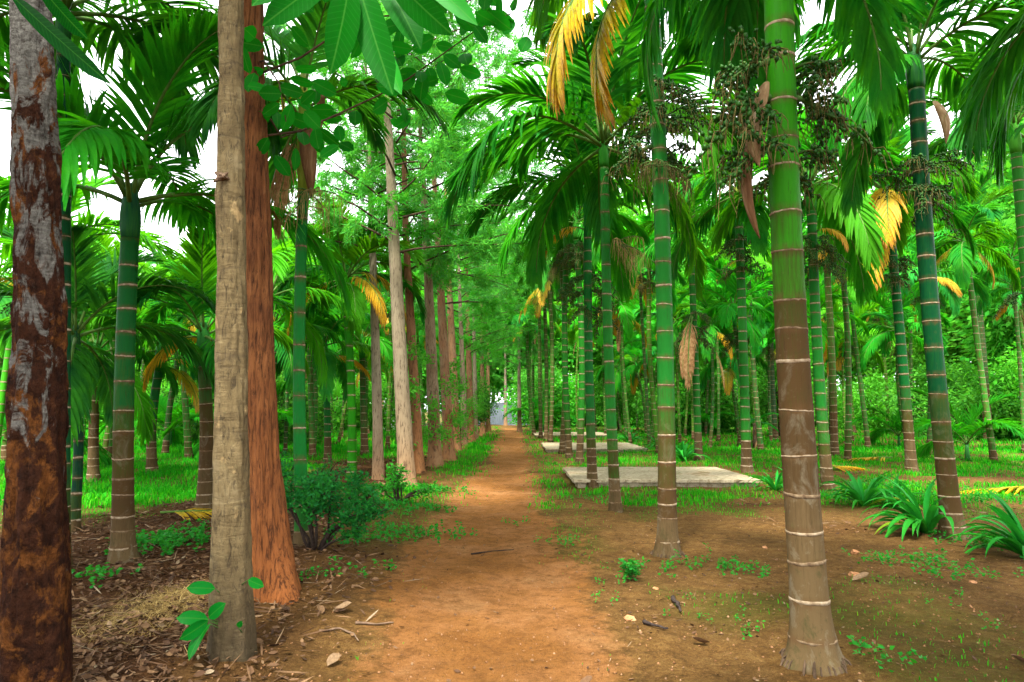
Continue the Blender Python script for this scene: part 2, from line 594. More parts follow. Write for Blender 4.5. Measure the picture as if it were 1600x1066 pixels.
M = dict(
    frond=mat_frond(), yellow=mat_yellow(), orange=mat_orange(), dead=mat_dead(), trunk=mat_palmtrunk(), shaft=mat_crownshaft(),
    ring=mat_simple('leaf_scar', [(0.28, (0.13, 0.08, 0.04)), (0.5, (0.33, 0.25, 0.15)), (0.72, (0.50, 0.42, 0.29))], 22, 0.85, (1, 1, 1), 0.5, 0.006),
    ring_dark=mat_simple('leaf_scar_weathered', [(0.28, (0.07, 0.04, 0.02)), (0.5, (0.19, 0.13, 0.07)), (0.72, (0.36, 0.28, 0.17))], 22, 0.85, (1, 1, 1), 0.5, 0.006),
    rachis=mat_simple('rachis', [(0.3, (0.05, 0.14, 0.02)), (0.7, (0.13, 0.24, 0.04))], 6, 0.5),
    string=mat_simple('bunch_strings', [(0.3, (0.05, 0.038, 0.010)), (0.5, (0.12, 0.095, 0.028)), (0.75, (0.22, 0.185, 0.06))], 12, 0.85),
    straw=mat_simple('flower_strings', [(0.3, (0.24, 0.16, 0.05)), (0.7, (0.48, 0.36, 0.13))], 12, 0.85),
    nut=mat_simple('areca_nut', [(0.3, (0.008, 0.045, 0.004)), (0.6, (0.024, 0.11, 0.008)), (0.85, (0.16, 0.18, 0.02))], 9, 0.45, spec=0.15),
    stalk=mat_simple('bunch_stalk', [(0.3, (0.03, 0.10, 0.02)), (0.7, (0.09, 0.17, 0.035))], 10, 0.6),
    spathe=mat_simple('dry_spathe', [(0.25, (0.11, 0.055, 0.022)), (0.5, (0.30, 0.19, 0.09)), (0.75, (0.58, 0.47, 0.29))], 3, 0.75, (5, 5, 0.7), 0.4),
    sheath=mat_simple('dry_sheath', [(0.25, (0.06, 0.03, 0.012)), (0.5, (0.17, 0.085, 0.035)), (0.75, (0.34, 0.22, 0.11))], 4, 0.7, (6, 6, 0.6), 0.4),
    leaf=mat_leaf('broad_leaf'), bigleaf=mat_leaf('hanging_leaf', 0.5, 0.42, (0.006, 0.13, 0.004), True),
    strap=mat_leaf('strap_leaf', 0.3, 0.33), crown=mat_leaf('tree_leaves', 0.5, 0.5, (0.12, 0.42, 0.03)),
    grass=mat_grass(), litter=mat_litter(), ground=mat_ground(),
    bark_mottled=bark_mottled(), bark_grey=bark_grey(), bark_red=bark_red(), bark_row=bark_row(),
    twig=mat_simple('twig_bark', [(0.3, (0.035, 0.022, 0.013)), (0.7, (0.13, 0.085, 0.05))], 12, 0.9),
    darkwood=mat_simple('dark_stem', [(0.3, (0.018, 0.012, 0.010)), (0.7, (0.065, 0.045, 0.032))], 20, 0.9, (4, 4, 0.6)),
    concrete=mat_concrete(),
    stone=mat_simple('brick_stone', [(0.3, (0.30, 0.12, 0.045)), (0.7, (0.56, 0.30, 0.14))], 14, 0.9),
    gravel=mat_simple('gravel_stone', [(0.3, (0.10, 0.045, 0.018)), (0.5, (0.24, 0.115, 0.045)), (0.72, (0.44, 0.27, 0.15))], 30, 0.9),
    blackbark=mat_simple('charred_bark', [(0.3, (0.012, 0.010, 0.009)), (0.7, (0.07, 0.05, 0.04))], 14, 0.9, (1, 6, 6)),
    drystick=mat_simple('dry_stick', [(0.3, (0.06, 0.035, 0.02)), (0.7, (0.24, 0.16, 0.10))], 16, 0.9),
    whitewash=mat_simple('whitewash', [(0.25, (0.55, 0.53, 0.50)), (0.6, (0.78, 0.77, 0.75))], 1.4, 0.9, spec=0.1),
    pinkwash=mat_simple('pink_paint', [(0.25, (0.42, 0.13, 0.09)), (0.6, (0.60, 0.24, 0.17))], 2, 0.9, spec=0.1),
    metal=mat_simple('fence_sheet', [(0.25, (0.20, 0.25, 0.30)), (0.6, (0.34, 0.40, 0.46))], 1.2, 0.5, (1, 1, 0.4), 0.1, spec=0.4),
)

# ------------------------------------------------------------------ ground and path
def path_mid(y):
    y = np.asarray(y, float)
    return -0.27 + 0.006 * y + 0.10 * np.sin(y * 0.33 + 1.0)


def path_half(y):
    return np.maximum(0.50, 0.77 - 0.012 * np.asarray(y, float))


def masks(x, y):
    x, y = np.asarray(x, float), np.asarray(y, float)
    n = fbm(x * 0.9, y * 0.6, 3.3, 4)
    d = np.abs(x - path_mid(y)) / path_half(y)
    p = 1 - sstep(0.62, 1.55, d + 0.50 * n)
    p = p * (1 - sstep(46, 54, y))
    # green film and grass
    g = sstep(0.02, 0.42, fbm(x * 0.42 + 5, y * 0.30 + 2, 8.8, 4) + 0.10)
    lawn = sstep(-4.4, -5.6, x + 0.9 * n) * sstep(7.2, 9.6, y - 0.35 * (x + 7) + 1.2 * n)
    lawn = np.maximum(lawn, sstep(-1.9, -4.0, x) * sstep(17, 22, y + 2 * n))
    right = sstep(3.4, 5.2, x + 1.1 * n) * sstep(8.5, 11.5, y)
    verge = np.exp(-((x + 1.25 + 0.25 * n) / 0.42) ** 2) * sstep(12.5, 16, y) * (1 - sstep(34, 44, y))
    verge = np.maximum(verge, np.exp(-((x + 1.55 + 0.2 * n) / 0.45) ** 2) * sstep(7.4, 9.0, y) * (1 - sstep(11.5, 13.5, y)) * 0.7)
    vr = np.exp(-((x - 0.95 - 0.25 * n) / 0.35) ** 2) * sstep(7, 12, y) * (0.45 + 0.4 * n)
    slabrow = sstep(1.2, 1.8, x) * sstep(15.2, 16.5, y) * 0.9
    grn = np.clip(np.maximum.reduce([lawn, right * (0.42 + 1.3 * n), verge, vr, slabrow * (0.7 + 0.5 * n)]), 0, 1)
    sparse = g * sstep(0.40, 1.1, np.abs(x - path_mid(y))) * 0.85 * (x > -1.6)
    sparse = sparse * (1 - sstep(-0.7, -1.0, x) * (1 - sstep(6.5, 8.0, y)))
    lt = sstep(-1.45, -2.3, x + 0.4 * n) * (1 - 0.85 * lawn)
    lt = np.maximum(lt, 0.5 * np.exp(-((x + 1.50 + 0.25 * n) / 0.36) ** 2) * (1 - sstep(6.5, 8.5, y)))
    lt = np.maximum(lt, 0.45 * sstep(2.8, 4.0, x) * sstep(0.1, 0.5, fbm(x * 0.5, y * 0.5, 1.1, 3)))
    dens = np.clip(np.maximum(grn, sparse * 0.6), 0, 1)
    return p, np.clip(np.maximum(grn, sparse), 0, 1), lt, dens


def gh(x, y):
    x, y = np.asarray(x, float), np.asarray(y, float)
    h = 0.055 * fbm(x * 0.35, y * 0.35, 0.5, 3)
    h = h - 0.035 * np.exp(-((x - path_mid(y)) / 0.8) ** 2)
    h = h + 0.07 * np.exp(-((x + 1.75) / 0.6) ** 2) * (1 - 0.5 * sstep(18, 30, y))
    h = h + 0.02 * fbm(x * 1.7, y * 1.7, 4.5, 3)
    return h


def ghs(x, y):
    return float(gh(np.array([x]), np.array([y]))[0])


def spaced(breaks):
    out = []
    for a, b, s in breaks:
        out += list(np.arange(a, b - 1e-6, s))
    out.append(breaks[-1][1])
    return np.array(out)


xs_p = spaced([(0, 3.0, 0.03), (3.0, 6, 0.05), (6, 14, 0.12), (14, 40, 0.6), (40, 300, 20)])
xs = np.concatenate([-xs_p[:0:-1], xs_p])
ys = spaced([(-12, 0, 1.0), (0, 2.4, 0.15), (2.4, 6, 0.028), (6, 10, 0.045), (10, 18, 0.09), (18, 40, 0.22), (40, 70, 0.6), (70, 400, 20)])
GX, GY = np.meshgrid(xs, ys)
GZ = gh(GX, GY)
near = (np.abs(GX) < 15) & (GY < 40)
pm, gm, lm, dm = masks(GX, GY)
rough = 0.010 * fbm(GX * 7, GY * 7, 0.2, 3) + 0.010 * lm * fbm(GX * 14, GY * 14, 2.2, 3)
GZ = GZ + np.where(near, rough * (1 - 0.6 * pm), 0)
nx_, ny_ = len(xs), len(ys)
V = np.stack([GX, GY, GZ], -1).reshape(-1, 3)
idx = np.arange(nx_ * ny_).reshape(ny_, nx_)
Q = np.stack([idx[:-1, :-1], idx[:-1, 1:], idx[1:, 1:], idx[1:, :-1]], -1).reshape(-1, 4)
qc = V[Q].mean(1)
edge_n = 0.30 * fbm(qc[:, 0] * 1.1, qc[:, 1] * 0.8, 9.9, 3)
onpath = (np.abs(qc[:, 0] - path_mid(qc[:, 1])) / path_half(qc[:, 1]) + edge_n < 1.05) & (qc[:, 1] < 52) & (qc[:, 1] > -6)


def submesh(name, sel):
    q = Q[sel]
    used = np.unique(q)
    remap = -np.ones(len(V), np.int64)
    remap[used] = np.arange(len(used))
    return bigmesh(name, V[used], remap[q], M['ground'],
                   dict(path=pm.ravel()[used], green=gm.ravel()[used], litter=lm.ravel()[used]), True)


tag(ob('ground', submesh('ground', ~onpath)), 'brown plantation soil with grass and dry leaves either side of the path', kind='structure')
tag(ob('path', submesh('path', onpath)), 'orange earth footpath running straight to the far fence', kind='structure')

# ------------------------------------------------------------------ fronds
def make_frond(seed, L=1.75, e0=55, e1=-40, nl=36, ll=0.58, lw=0.045, droop=0.6, start=0.14, mat='frond', vang=22, power=1.2):
    r = random.Random(seed)
    mb = MB()
    n = 16
    pts, p = [np.zeros(3)], np.zeros(3)
    tans = []
    yaw = 0.0
    for i in range(n):
        t = i / (n - 1)
        e = R(e0 + (e1 - e0) * t ** power)
        yaw += r.uniform(-0.02, 0.02)
        d = np.array([math.cos(e) * math.cos(yaw), math.cos(e) * math.sin(yaw), math.sin(e)])
        tans.append(d)
        if i:
            p = p + d * L / (n - 1)
            pts.append(p.copy())
    pts, tans = np.array(pts), np.array(tans)
    rad = [0.020 * (1 - 0.85 * i / (n - 1)) + 0.002 for i in range(n)]
    v, f = tube(pts, rad, 6)
    mb.add(v, f, 1, t=0.0)

    def smp(t):
        q = t * (n - 1)
        i = min(int(q), n - 2)
        a = q - i
        d = tans[i] * (1 - a) + tans[i + 1] * a
        return pts[i] * (1 - a) + pts[i + 1] * a, d / np.linalg.norm(d)

    wp = [0.55, 1.0, 0.95, 0.62, 0.06]
    for i in range(nl):
        t = start + (1 - start) * (i / (nl - 1)) ** 0.95
        for sd in (-1, 1):
            if r.random() < 0.03:
                continue
            tt = min(1.0, max(0, t + r.uniform(-0.012, 0.012)))
            P, T = smp(tt)
            Sd = np.cross(np.array([0, 0, 1.0]), T)
            if np.linalg.norm(Sd) < 1e-3:
                Sd = np.array([0, 1.0, 0])
            Sd /= np.linalg.norm(Sd)
            Nn = np.cross(T, Sd)
            a = R(62 - 44 * tt + r.uniform(-6, 6))
            ph = R(vang + r.uniform(-12, 12))
            d = math.cos(a) * T + math.sin(a) * (sd * math.cos(ph) * Sd + math.sin(ph) * Nn)
            ln = ll * (0.55 + 0.45 * math.sin(math.pi * min(1, 0.18 + tt * 0.75))) * (1.0 if tt < 0.85 else 1 - 2.2 * (tt - 0.85)) * r.uniform(0.88, 1.1)
            w = lw * (0.75 + 0.5 * math.sin(math.pi * tt)) * r.uniform(0.8, 1.15)
            if tt > 0.93:
                w *= 1.5
            dr = droop * r.uniform(0.6, 1.35)
            nv, pos = [], P.copy()
            ns = 5
            for s in range(ns):
                u = s / (ns - 1)
                if s:
                    d = d + np.array([0, 0, -1.0]) * dr * (0.16 + 0.30 * u)
                    d /= np.linalg.norm(d)
                    pos = pos + d * ln / (ns - 1)
                W = np.cross(d, Nn)
                if np.linalg.norm(W) < 0.05:
                    W = T
                W /= np.linalg.norm(W)
                Ln = np.cross(W, d)
                hw = 0.5 * w * wp[s]
                fold = 0.32 * hw
                nv += [pos - W * hw + Ln * fold, pos - Ln * fold * 0.3, pos + W * hw + Ln * fold]
            fc = []
            for s in range(ns - 1):
                b = s * 3
                fc += [(b, b + 1, b + 4, b + 3), (b + 1, b + 2, b + 5, b + 4)]
            tv = np.repeat(np.linspace(0, 1, ns), 3) * 0.55 + 0.45 * tt
            mb.add(nv, fc, 0, t=tv)
    return mb.mesh('frond', [M[mat], M['rachis']])


FR = {}
for s in range(3):
    FR['A', s] = make_frond(10 + s, 1.90, 78, 15 - 8 * s, 52, 0.58, 0.045, 0.30, vang=30)
    FR['B', s] = make_frond(20 + s, 2.10, 58, -38 - 8 * s, 54, 0.66, 0.047, 0.55)
    FR['C', s] = make_frond(30 + s, 2.10, 30, -62 - 6 * s, 54, 0.68, 0.047, 0.85, vang=8)
    FR['D', s] = make_frond(40 + s, 1.95, -8, -86, 52, 0.60, 0.043, 0.9, vang=0)
for s in range(2):
    FR['Y', s] = make_frond(50 + s, 1.7, 12 - 14 * s, -84, 38, 0.55, 0.046, 1.0, mat='yellow', vang=0, power=0.8)
    FR['O', s] = make_frond(60 + s, 1.6, 30 - 20 * s, -80, 36, 0.50, 0.042, 1.0, mat='orange', vang=0, power=0.8)
    FR['X', s] = make_frond(70 + s, 1.5, -45, -89, 34, 0.42, 0.026, 1.6, mat='dead', vang=-10, power=0.5)
    FR['L', s] = make_frond(80 + s, 1.6, 8, -4, 34, 0.55, 0.045, 0.25, mat='orange' if s else 'yellow', vang=-6)


# ------------------------------------------------------------------ fruit bunches
def make_bunch(seed, nbr=6, nst=9, length=0.42, nuts=True, smat='string'):
    r = random.Random(seed)
    st, nu = MB(), MB()
    stalk = np.array([[0, 0, 0], [0.05, 0, -0.01], [0.10, 0, -0.04], [0.14, 0, -0.10]])
    v, f = tube(stalk, [0.026, 0.022, 0.018, 0.012], 7)
    st.add(v, f, 1)
    oct_v = np.array([[0, 0, 1], [1, 0, 0.1], [0, 1, 0.1], [-1, 0, 0.1], [0, -1, 0.1], [0, 0, -1.0]])
    oct_f = [(0, 1, 2), (0, 2, 3), (0, 3, 4), (0, 4, 1), (5, 2, 1), (5, 3, 2), (5, 4, 3), (5, 1, 4)]
    for b in range(nbr):
        az = R(-80 + 160 * b / (nbr - 1) + r.uniform(-12, 12))
        o = stalk[1 + b % 3]
        ln = r.uniform(0.16, 0.46)
        el = r.uniform(-0.5, 0.7)
        bp = [o + np.array([math.cos(az) * ln * t, math.sin(az) * ln * t, ln * (el * t - 0.55 * t * t)]) for t in (0, 0.33, 0.66, 1)]
        v, f = tube(bp, [0.011, 0.009, 0.007, 0.004], 5)
        st.add(v, f, 1)
        for k in range(nst):
            t = 0.25 + 0.75 * k / (nst - 1)
            q = t * 3
            i = min(int(q), 2)
            s0 = bp[i] * (1 - (q - i)) + bp[i + 1] * (q - i)
            a2 = az + r.uniform(-1.4, 1.4)
            out = r.uniform(0.03, 0.12)
            hl = length * r.uniform(0.5, 1.1)
            sp = [s0, s0 + np.array([math.cos(a2) * out * 0.7, math.sin(a2) * out * 0.7, -hl * 0.12]),
                  s0 + np.array([math.cos(a2) * out, math.sin(a2) * out, -hl * 0.5]),
                  s0 + np.array([math.cos(a2) * out + r.uniform(-.03, .03), math.sin(a2) * out + r.uniform(-.03, .03), -hl])]
            v, f = tube(sp, [0.0042, 0.0036, 0.003, 0.002], 3, cap=False)
            st.add(v, f, 0)
            if nuts:
                for m in range(r.choice((2, 3, 4, 5))):
                    c = sp[0] * 0.5 + sp[1] * 0.5 + np.array([r.uniform(-.04, .04), r.uniform(-.04, .04), r.uniform(-.06, .04)])
                    sz = r.uniform(0.011, 0.018)
                    ex = Euler((r.uniform(-.9, .9), r.uniform(-.9, .9), 0)).to_matrix()
                    vv = oct_v * np.array([sz, sz, sz * 1.55])
                    vv = np.array([ex @ Vector(x) for x in vv])
                    nu.add(vv + c, oct_f, 0)
    return st.mesh('fruit_bunch', [M[smat], M['stalk']]), (nu.mesh('nuts', [M['nut']]) if nuts else None)


BUN = [make_bunch(100 + i, 6, 10, 0.22) for i in range(3)]
FLOW = [make_bunch(120 + i, 7, 14, 0.40, False, 'straw') for i in range(2)]
OLD = [make_bunch(130 + i, 7, 9, 0.40, False, 'string') for i in range(2)]


def make_spathe(seed, L=0.55, w=0.10, mat='spathe'):
    r = random.Random(seed)
    mb = MB()
    n, m = 12, 7
    vs = []
    for i in range(n):
        t = i / (n - 1)
        ww = w * math.sin(math.pi * min(1, 0.08 + 0.92 * t)) ** 0.7 * (0.6 + 0.4 * (1 - t)) + 0.004
        cx, cz = 0.10 * math.sin(t * 2.4), -L * t
        for j in range(m):
            a = R(-115 + 230 * j / (m - 1))
            vs.append((cx + ww * 0.55 * math.cos(a), ww * math.sin(a) + 0.02 * math.sin(5 * t + seed), cz + r.uniform(-.006, .006)))
    fs = []
    for i in range(n - 1):
        for j in range(m - 1):
            a = i * m + j
            fs.append((a, a + 1, a + m + 1, a + m))
    mb.add(vs, fs)
    return mb.mesh('dry_spathe', [M[mat]])


SPATHE = [make_spathe(1), make_spathe(2, 0.75, 0.12), make_spathe(3, 0.8, 0.10, 'sheath')]

# ------------------------------------------------------------------ areca palm
GREENS = [(0.004, 0.13, 0.010), (0.006, 0.16, 0.010), (0.003, 0.105, 0.016), (0.014, 0.20, 0.006), (0.008, 0.18, 0.014), (0.035, 0.20, 0.004), (0.010, 0.15, 0.024), (0.05, 0.21, 0.006)]
NEAR_RING = 14.0


def areca(base, top, rad, brown, label, group, seed, crown=None, bunches=0, tgreen=(0.006, 0.13, 0.016), fgreen=None,
          extra=(), nfr=11, shaft=0.75, fscale=1.0, spac=0.21, grey=0.7, bhs=None, roots=False, shaftcol=None, hang=True):
    """base: (x, y) ; top: world point of the foot of the crownshaft ; brown: height where the stem turns green"""
    r = random.Random(seed)
    bx, by = base
    bz = ghs(bx, by) - 0.03
    root = empty('areca_palm', (bx, by, bz), label, 'palm tree', group)
    H = top[2] - bz
    dx, dy = top[0] - bx, top[1] - by
    dist = math.hypot(bx, by)
    nseg = 26 if dist < 9 else (16 if dist < 20 else 9)
    bow = r.uniform(-0.05, 0.05) if dist < 16 else r.uniform(-0.14, 0.14)

    def axis(z):
        t = z / H
        return np.array([dx * t + bow * math.sin(math.pi * t), dy * t, z])

    def rz(z):
        k = 1 + (0.75 if roots else 0.50) * math.exp(-z / 0.13) + 0.16 * math.exp(-z / 0.9)
        return rad * k * (1 - 0.10 * z / H)

    nodes, z = [], 0.16
    while z < H - 0.05:
        nodes.append(z)
        z += spac * r.uniform(0.68, 1.30) * (0.72 + 0.38 * min(1, z / 1.3))
    zs, rr, ages, edg = [], [], [], []
    edges = [0.0] + nodes + [H]
    for i in range(len(edges) - 1):
        a, b = edges[i], edges[i + 1]
        zc = (a + b) / 2
        ag = np.clip(0.34 + (brown - zc) * 0.42 + r.uniform(-0.06, 0.06), 0, 1)
        if zc < grey:
            ag = max(ag, 0.86 + r.uniform(-0.1, 0.1))
        if i == 0 and dist < 16:
            steps = np.linspace(0, 1, 7)
        else:
            steps = np.array([0.02, 0.2, 0.5, 0.8, 0.98]) if nseg > 9 else np.array([0.05, 0.95])
        for s in steps:
            zz = a + (b - a) * s
            zs.append(zz)
            rr.append(rz(zz) * (1.0 + 0.020 * (abs(s - 0.5) * 2) ** 3 + r.uniform(-0.004, 0.004)))
            ages.append(ag + (0.12 if s > 0.9 else 0))
            edg.append(1.0 if (s > 0.9 or s < 0.1) else 0.0)
    ph = r.uniform(0, 6)

    def wob(th, i):
        z = zs[i]
        fl = math.exp(-z / 0.10)
        return 1 + 0.012 * np.sin(2 * th + ph + z * 2) + fl * (0.16 * np.sin(7 * th + ph) * np.sin(3 * th) + (0.22 * np.maximum(0, np.sin(4 * th + ph)) if roots else 0))

    mb = MB()
    v, f = tube([axis(z) for z in zs], rr, nseg, wob=wob)
    mb.add(v, f, 0, age=np.repeat(ages, nseg), edge=np.repeat(edg, nseg))
    tr = ob('trunk', mb.mesh('trunk', [M['trunk']]), root, color=tgreen)

    def ring_geo(m, z, local):
        R0 = rz(z)
        h = (0.0085 + r.uniform(-0.0035, 0.005)) * (1 if dist < 12 else 1.15)
        tl = r.uniform(-0.10, 0.10)
        tp = r.uniform(0, 6)
        c = axis(z) - (axis(z) if local else 0)
        vv, th = [], np.linspace(0, 2 * math.pi, nseg, endpoint=False)
        jag = np.array([r.uniform(-0.003, 0.003) for _ in range(nseg)])
        for k, (dz, dr) in enumerate(((-1.0, 0.98), (-0.75, 1.030), (0.55, 1.040), (1.0, 0.98))):
            zz = dz * h + tl * R0 * np.cos(th + tp) + jag * (1 if k in (1, 2) else 0)
            vv.append(np.stack([np.cos(th) * R0 * dr, np.sin(th) * R0 * dr, zz], 1) + c)
        vv = np.concatenate(vv)
        ff = []
        for k in range(3):
            for j in range(nseg):
                j2 = (j + 1) % nseg
                ff.append((k * nseg + j, k * nseg + j2, (k + 1) * nseg + j2, (k + 1) * nseg + j))
        m.add(vv, ff)

    if dist < NEAR_RING:
        for z in nodes:
            m = MB()
            ring_geo(m, z, True)
            ob('leaf_scar', m.mesh('leaf_scar', [M['ring' if r.random() < 0.62 else 'ring_dark']]), tr, tuple(axis(z)))
    else:
        m = MB()
        for z in nodes:
            ring_geo(m, z, False)
        ob('leaf_scars', m.mesh('leaf_scars', [M['ring']]), tr)['kind'] = 'stuff'
    if roots:
        mr = MB()
        for q in range(60):
            a = q * 2.4 + r.uniform(-.3, .3)
            if r.random() < 0.3:
                continue
            c0 = np.array([math.cos(a), math.sin(a), 0])
            r1, r2_ = rz(0.05) * r.uniform(0.90, 1.0), rz(0.0) * r.uniform(0.90, 1.24)
            v, f = tube([c0 * r1 + np.array([0, 0, r.uniform(0.035, 0.075)]), c0 * (r1 + r2_) / 2 + np.array([0, 0, 0.05]), c0 * r2_ + np.array([0, 0, 0.0]), c0 * r2_ * 1.08 + np.array([0, 0, -0.05])], [0.003, r.uniform(0.004, 0.008), r.uniform(0.004, 0.009), 0.005], 5)
            mr.add(v, f)
        ob('roots', mr.mesh('roots', [M['twig']]), root)
    # crownshaft
    tp = axis(H)
    mb = MB()
    zz = np.linspace(0, shaft, 8)
    rs = [rad * 0.92 * k for k in (1.0, 1.10, 1.16, 1.14, 1.05, 0.92, 0.76, 0.5)]
    v, f = tube([tp + np.array([dx / H * q, dy / H * q, q]) for q in zz], rs, max(10, nseg // 2))
    mb.add(v, f)
    sc = shaftcol or tuple(np.clip(np.array(tgreen) * np.array([2.0, 1.25, 1.0]), 0, 1))
    ob('crownshaft', mb.mesh('crownshaft', [M['shaft']]), root, color=sc)
    # fronds
    ct = tp + np.array([dx / H, dy / H, 1.0]) * shaft * 0.86
    az0 = r.uniform(0, 6.28)
    for i in range(nfr):
        t = i / max(1, nfr - 1)
        kind = 'A' if t < 0.28 else ('B' if t < 0.62 else ('C' if t < 0.9 or not hang else 'D'))
        az = az0 + i * 2.39996 + r.uniform(-0.2, 0.2)
        zb = ct - np.array([0, 0, shaft * 0.28 * t])
        col = fgreen or r.choice(GREENS)
        col = tuple(np.clip(np.array(col) * r.uniform(0.8, 1.25), 0, 1))
        ob('frond', FR[kind, r.randrange(3)], root, tuple(zb + np.array([math.cos(az), math.sin(az), 0]) * rad * 0.5),
           (r.uniform(-0.15, 0.15), r.uniform(-0.12, 0.12), az), col, fscale * r.uniform(0.88, 1.1))
    for ex in extra:       # (kind, variant, azimuth deg, height relative to crownshaft foot, scale, tilt)
        kd, var, az, rel, sc_, tilt = ex
        az = R(az)
        nm = {'Y': 'yellow_frond', 'O': 'dry_frond', 'X': 'dead_frond'}.get(kd, 'frond')
        hz = H + rel
        p = axis(min(hz, H)) + np.array([0, 0, max(0, hz - H)])
        o = ob(nm, FR[kd, var], root, tuple(p + np.array([math.cos(az), math.sin(az), 0]) * rad * 0.8), (0, R(tilt), az), GREENS[1], sc_)
        if kd in 'YOX':
            o['label'] = {'Y': 'old frond turned yellow and orange', 'O': 'drying orange frond', 'X': 'withered brown hanging frond'}[kd]
    # fruit
    for b in range(bunches):
        hz = bhs[b] if bhs else H - 0.10 - 0.28 * b + r.uniform(-0.06, 0.06)
        az = r.uniform(0, 6.28)
        src = BUN if r.random() < 0.6 else (OLD if r.random() < 0.6 else FLOW)
        if bhs:
            src = (BUN, BUN, BUN, OLD, BUN)[b % 5]
        st, nu = src[r.randrange(len(src))]
        for q in range(2 if src is not FLOW else 1):
            azq = az + q * 2.6
            bo = ob('fruit_bunch' if nu else 'flower_bunch', st, root, tuple(axis(hz) + np.array([math.cos(azq), math.sin(azq), 0]) * rz(hz) * 0.9), (0, 0, azq), scale=r.uniform(0.8, 1.05))
            if nu:
                ob('nuts', nu, bo)['kind'] = 'stuff'
    root['_h'] = H
    del root['_h']
    return root


def hero(bpx, tpx, tpy, rad, brown, label, seed, **kw):
    x, y = gp(*bpx)
    t = at(tpx, tpy, y)
    return areca((x, y), t, rad, brown, label, 'areca palms of the plantation', seed, **kw), (x, y)


taken = []
def H_(*a, **k):
    o, xy = hero(*a, **k)
    taken.append(xy)
    return o


# right of the path
p1 = H_((1272, 1030), 1214, -110, 0.093, 2.15, 'nearest thick palm right of the path, lime green above a brown ringed stem', 1, tgreen=(0.03, 0.23, 0.003),
        bunches=3, bhs=[3.0, 3.32, 3.55], roots=True, spac=0.225, grey=1.0, shaftcol=(0.05, 0.2, 0.004), fscale=1.0, nfr=8, hang=False,
        extra=[('D', 1, 160, 0.35, 0.85, 16), ('D', 2, 30, 0.4, 0.85, 8), ('C', 2, 75, 0.55, 1.0, 0)])
ob('dry_spathe', SPATHE[2], p1, (-0.25, -0.05, 3.12), (0.0, 0.1, R(170)), scale=0.85)
ob('dry_spathe', SPATHE[1], p1, (-0.21, -0.12, 3.35), (0.1, -0.1, R(200)), scale=0.72)
p2 = H_((1043, 862), 1015, -60, 0.084, 1.25, 'second palm right of the path with fruit bunches and a long yellow frond', 2, tgreen=(0.010, 0.15, 0.015),
        bunches=4, bhs=[4.2, 4.5, 4.8, 4.0], roots=True, spac=0.235, grey=0.45,
        extra=[('Y', 0, 205, -0.05, 1.25, 12), ('Y', 1, 190, -0.1, 1.05, 24), ('D', 1, 345, 0.5, 1.1, 0)], fscale=1.05, nfr=9, hang=False)
p3 = H_((962, 797), 944, 262, 0.072, 0.8, 'slim green palm before the concrete slab with pale foot and drooping crown', 3, tgreen=(0.012, 0.17, 0.016), bunches=0, nfr=15, shaft=0.5, grey=0.55, fscale=1.3)
ob('flower_bunch', FLOW[0][0], p3, (0.02, -0.05, 3.85), (0, 0, R(-20)), scale=0.9)
p4 = H_((926, 762), 918, 335, 0.080, 0.9, 'palm standing at the near corner of the largest concrete slab', 4, tgreen=(0.006, 0.14, 0.02), bunches=3, bhs=[3.9, 3.6, 3.3], nfr=14, fscale=1.25, extra=[('O', 0, 200, -0.3, 0.7, 0)])
for i, (bpx, tpx, tpy, lab) in enumerate([
    ((905, 724), 900, 375, 'fifth palm of the row along the right edge of the path'),
    ((890, 717), 885, 390, 'sixth palm of the row along the right edge of the path'),
    ((878, 710), 876, 400, 'seventh palm of the row along the right edge of the path'),
    ((860, 693), 857, 430, 'eighth palm of the row right of the path, with yellowing fronds'),
    ((853, 690), 850, 450, 'ninth palm of the row along the right edge of the path'),
    ((845, 685), 843, 470, 'tenth palm of the row along the right edge of the path')]):
    H_(bpx, tpx, tpy, 0.085, 0.8, lab, 20 + i, bunches=2 if i < 3 else 1, tgreen=(0.016, 0.16, 0.012), nfr=12, fgreen=(0.018, 0.15, 0.02) if i % 2 else None,
       extra=[('Y', i % 2, 190, -0.4, 0.95, 0), ('Y', 1, 250, -0.2, 0.9, 0)] if i in (3, 4) else ())
s1 = H_((1490, 838), 1432, 140, 0.096, 1.2, 'dark thick palm on the right rising between strap-leaved lilies', 31, tgreen=(0.001, 0.05, 0.016), bunches=2, bhs=[4.0, 4.3], roots=True, spac=0.25, grey=0.35,
        fgreen=(0.003, 0.10, 0.010), shaft=0.55, nfr=12, extra=[('C', 1, 190, 0.55, 1.0, 0), ('D', 0, 200, 0.4, 1.0, 0)])
ob('dry_spathe', SPATHE[0], s1, (0.0, -0.14, 5.0), (0.15, 0, R(-60)), scale=0.95)
H_((1294, 765), 1268, 330, 0.090, 0.9, 'palm seen just right behind the nearest thick palm', 32, fscale=1.22, nfr=14, tgreen=(0.010, 0.14, 0.014), bunches=3, bhs=[4.4, 4.6, 4.1], extra=[('O', 0, 300, -0.4, 0.5, 0)])
H_((1167, 741), 1154, 335, 0.098, 0.5, 'green palm at the far right corner of the largest slab', 33, fscale=1.22, nfr=14, tgreen=(0.014, 0.16, 0.014), bunches=3, bhs=[4.5, 4.9, 5.2], shaftcol=(0.3, 0.3, 0.05))
H_((1092, 722), 1079, 385, 0.092, 0.4, 'palm behind the largest slab with a withered brown frond down its stem', 34, fscale=1.22, nfr=14, tgreen=(0.014, 0.15, 0.014), bunches=3, bhs=[4.0, 3.6, 3.3],
   extra=[('X', 0, 235, -1.95, 1.25, 0), ('X', 1, 215, -1.9, 1.1, 0)])
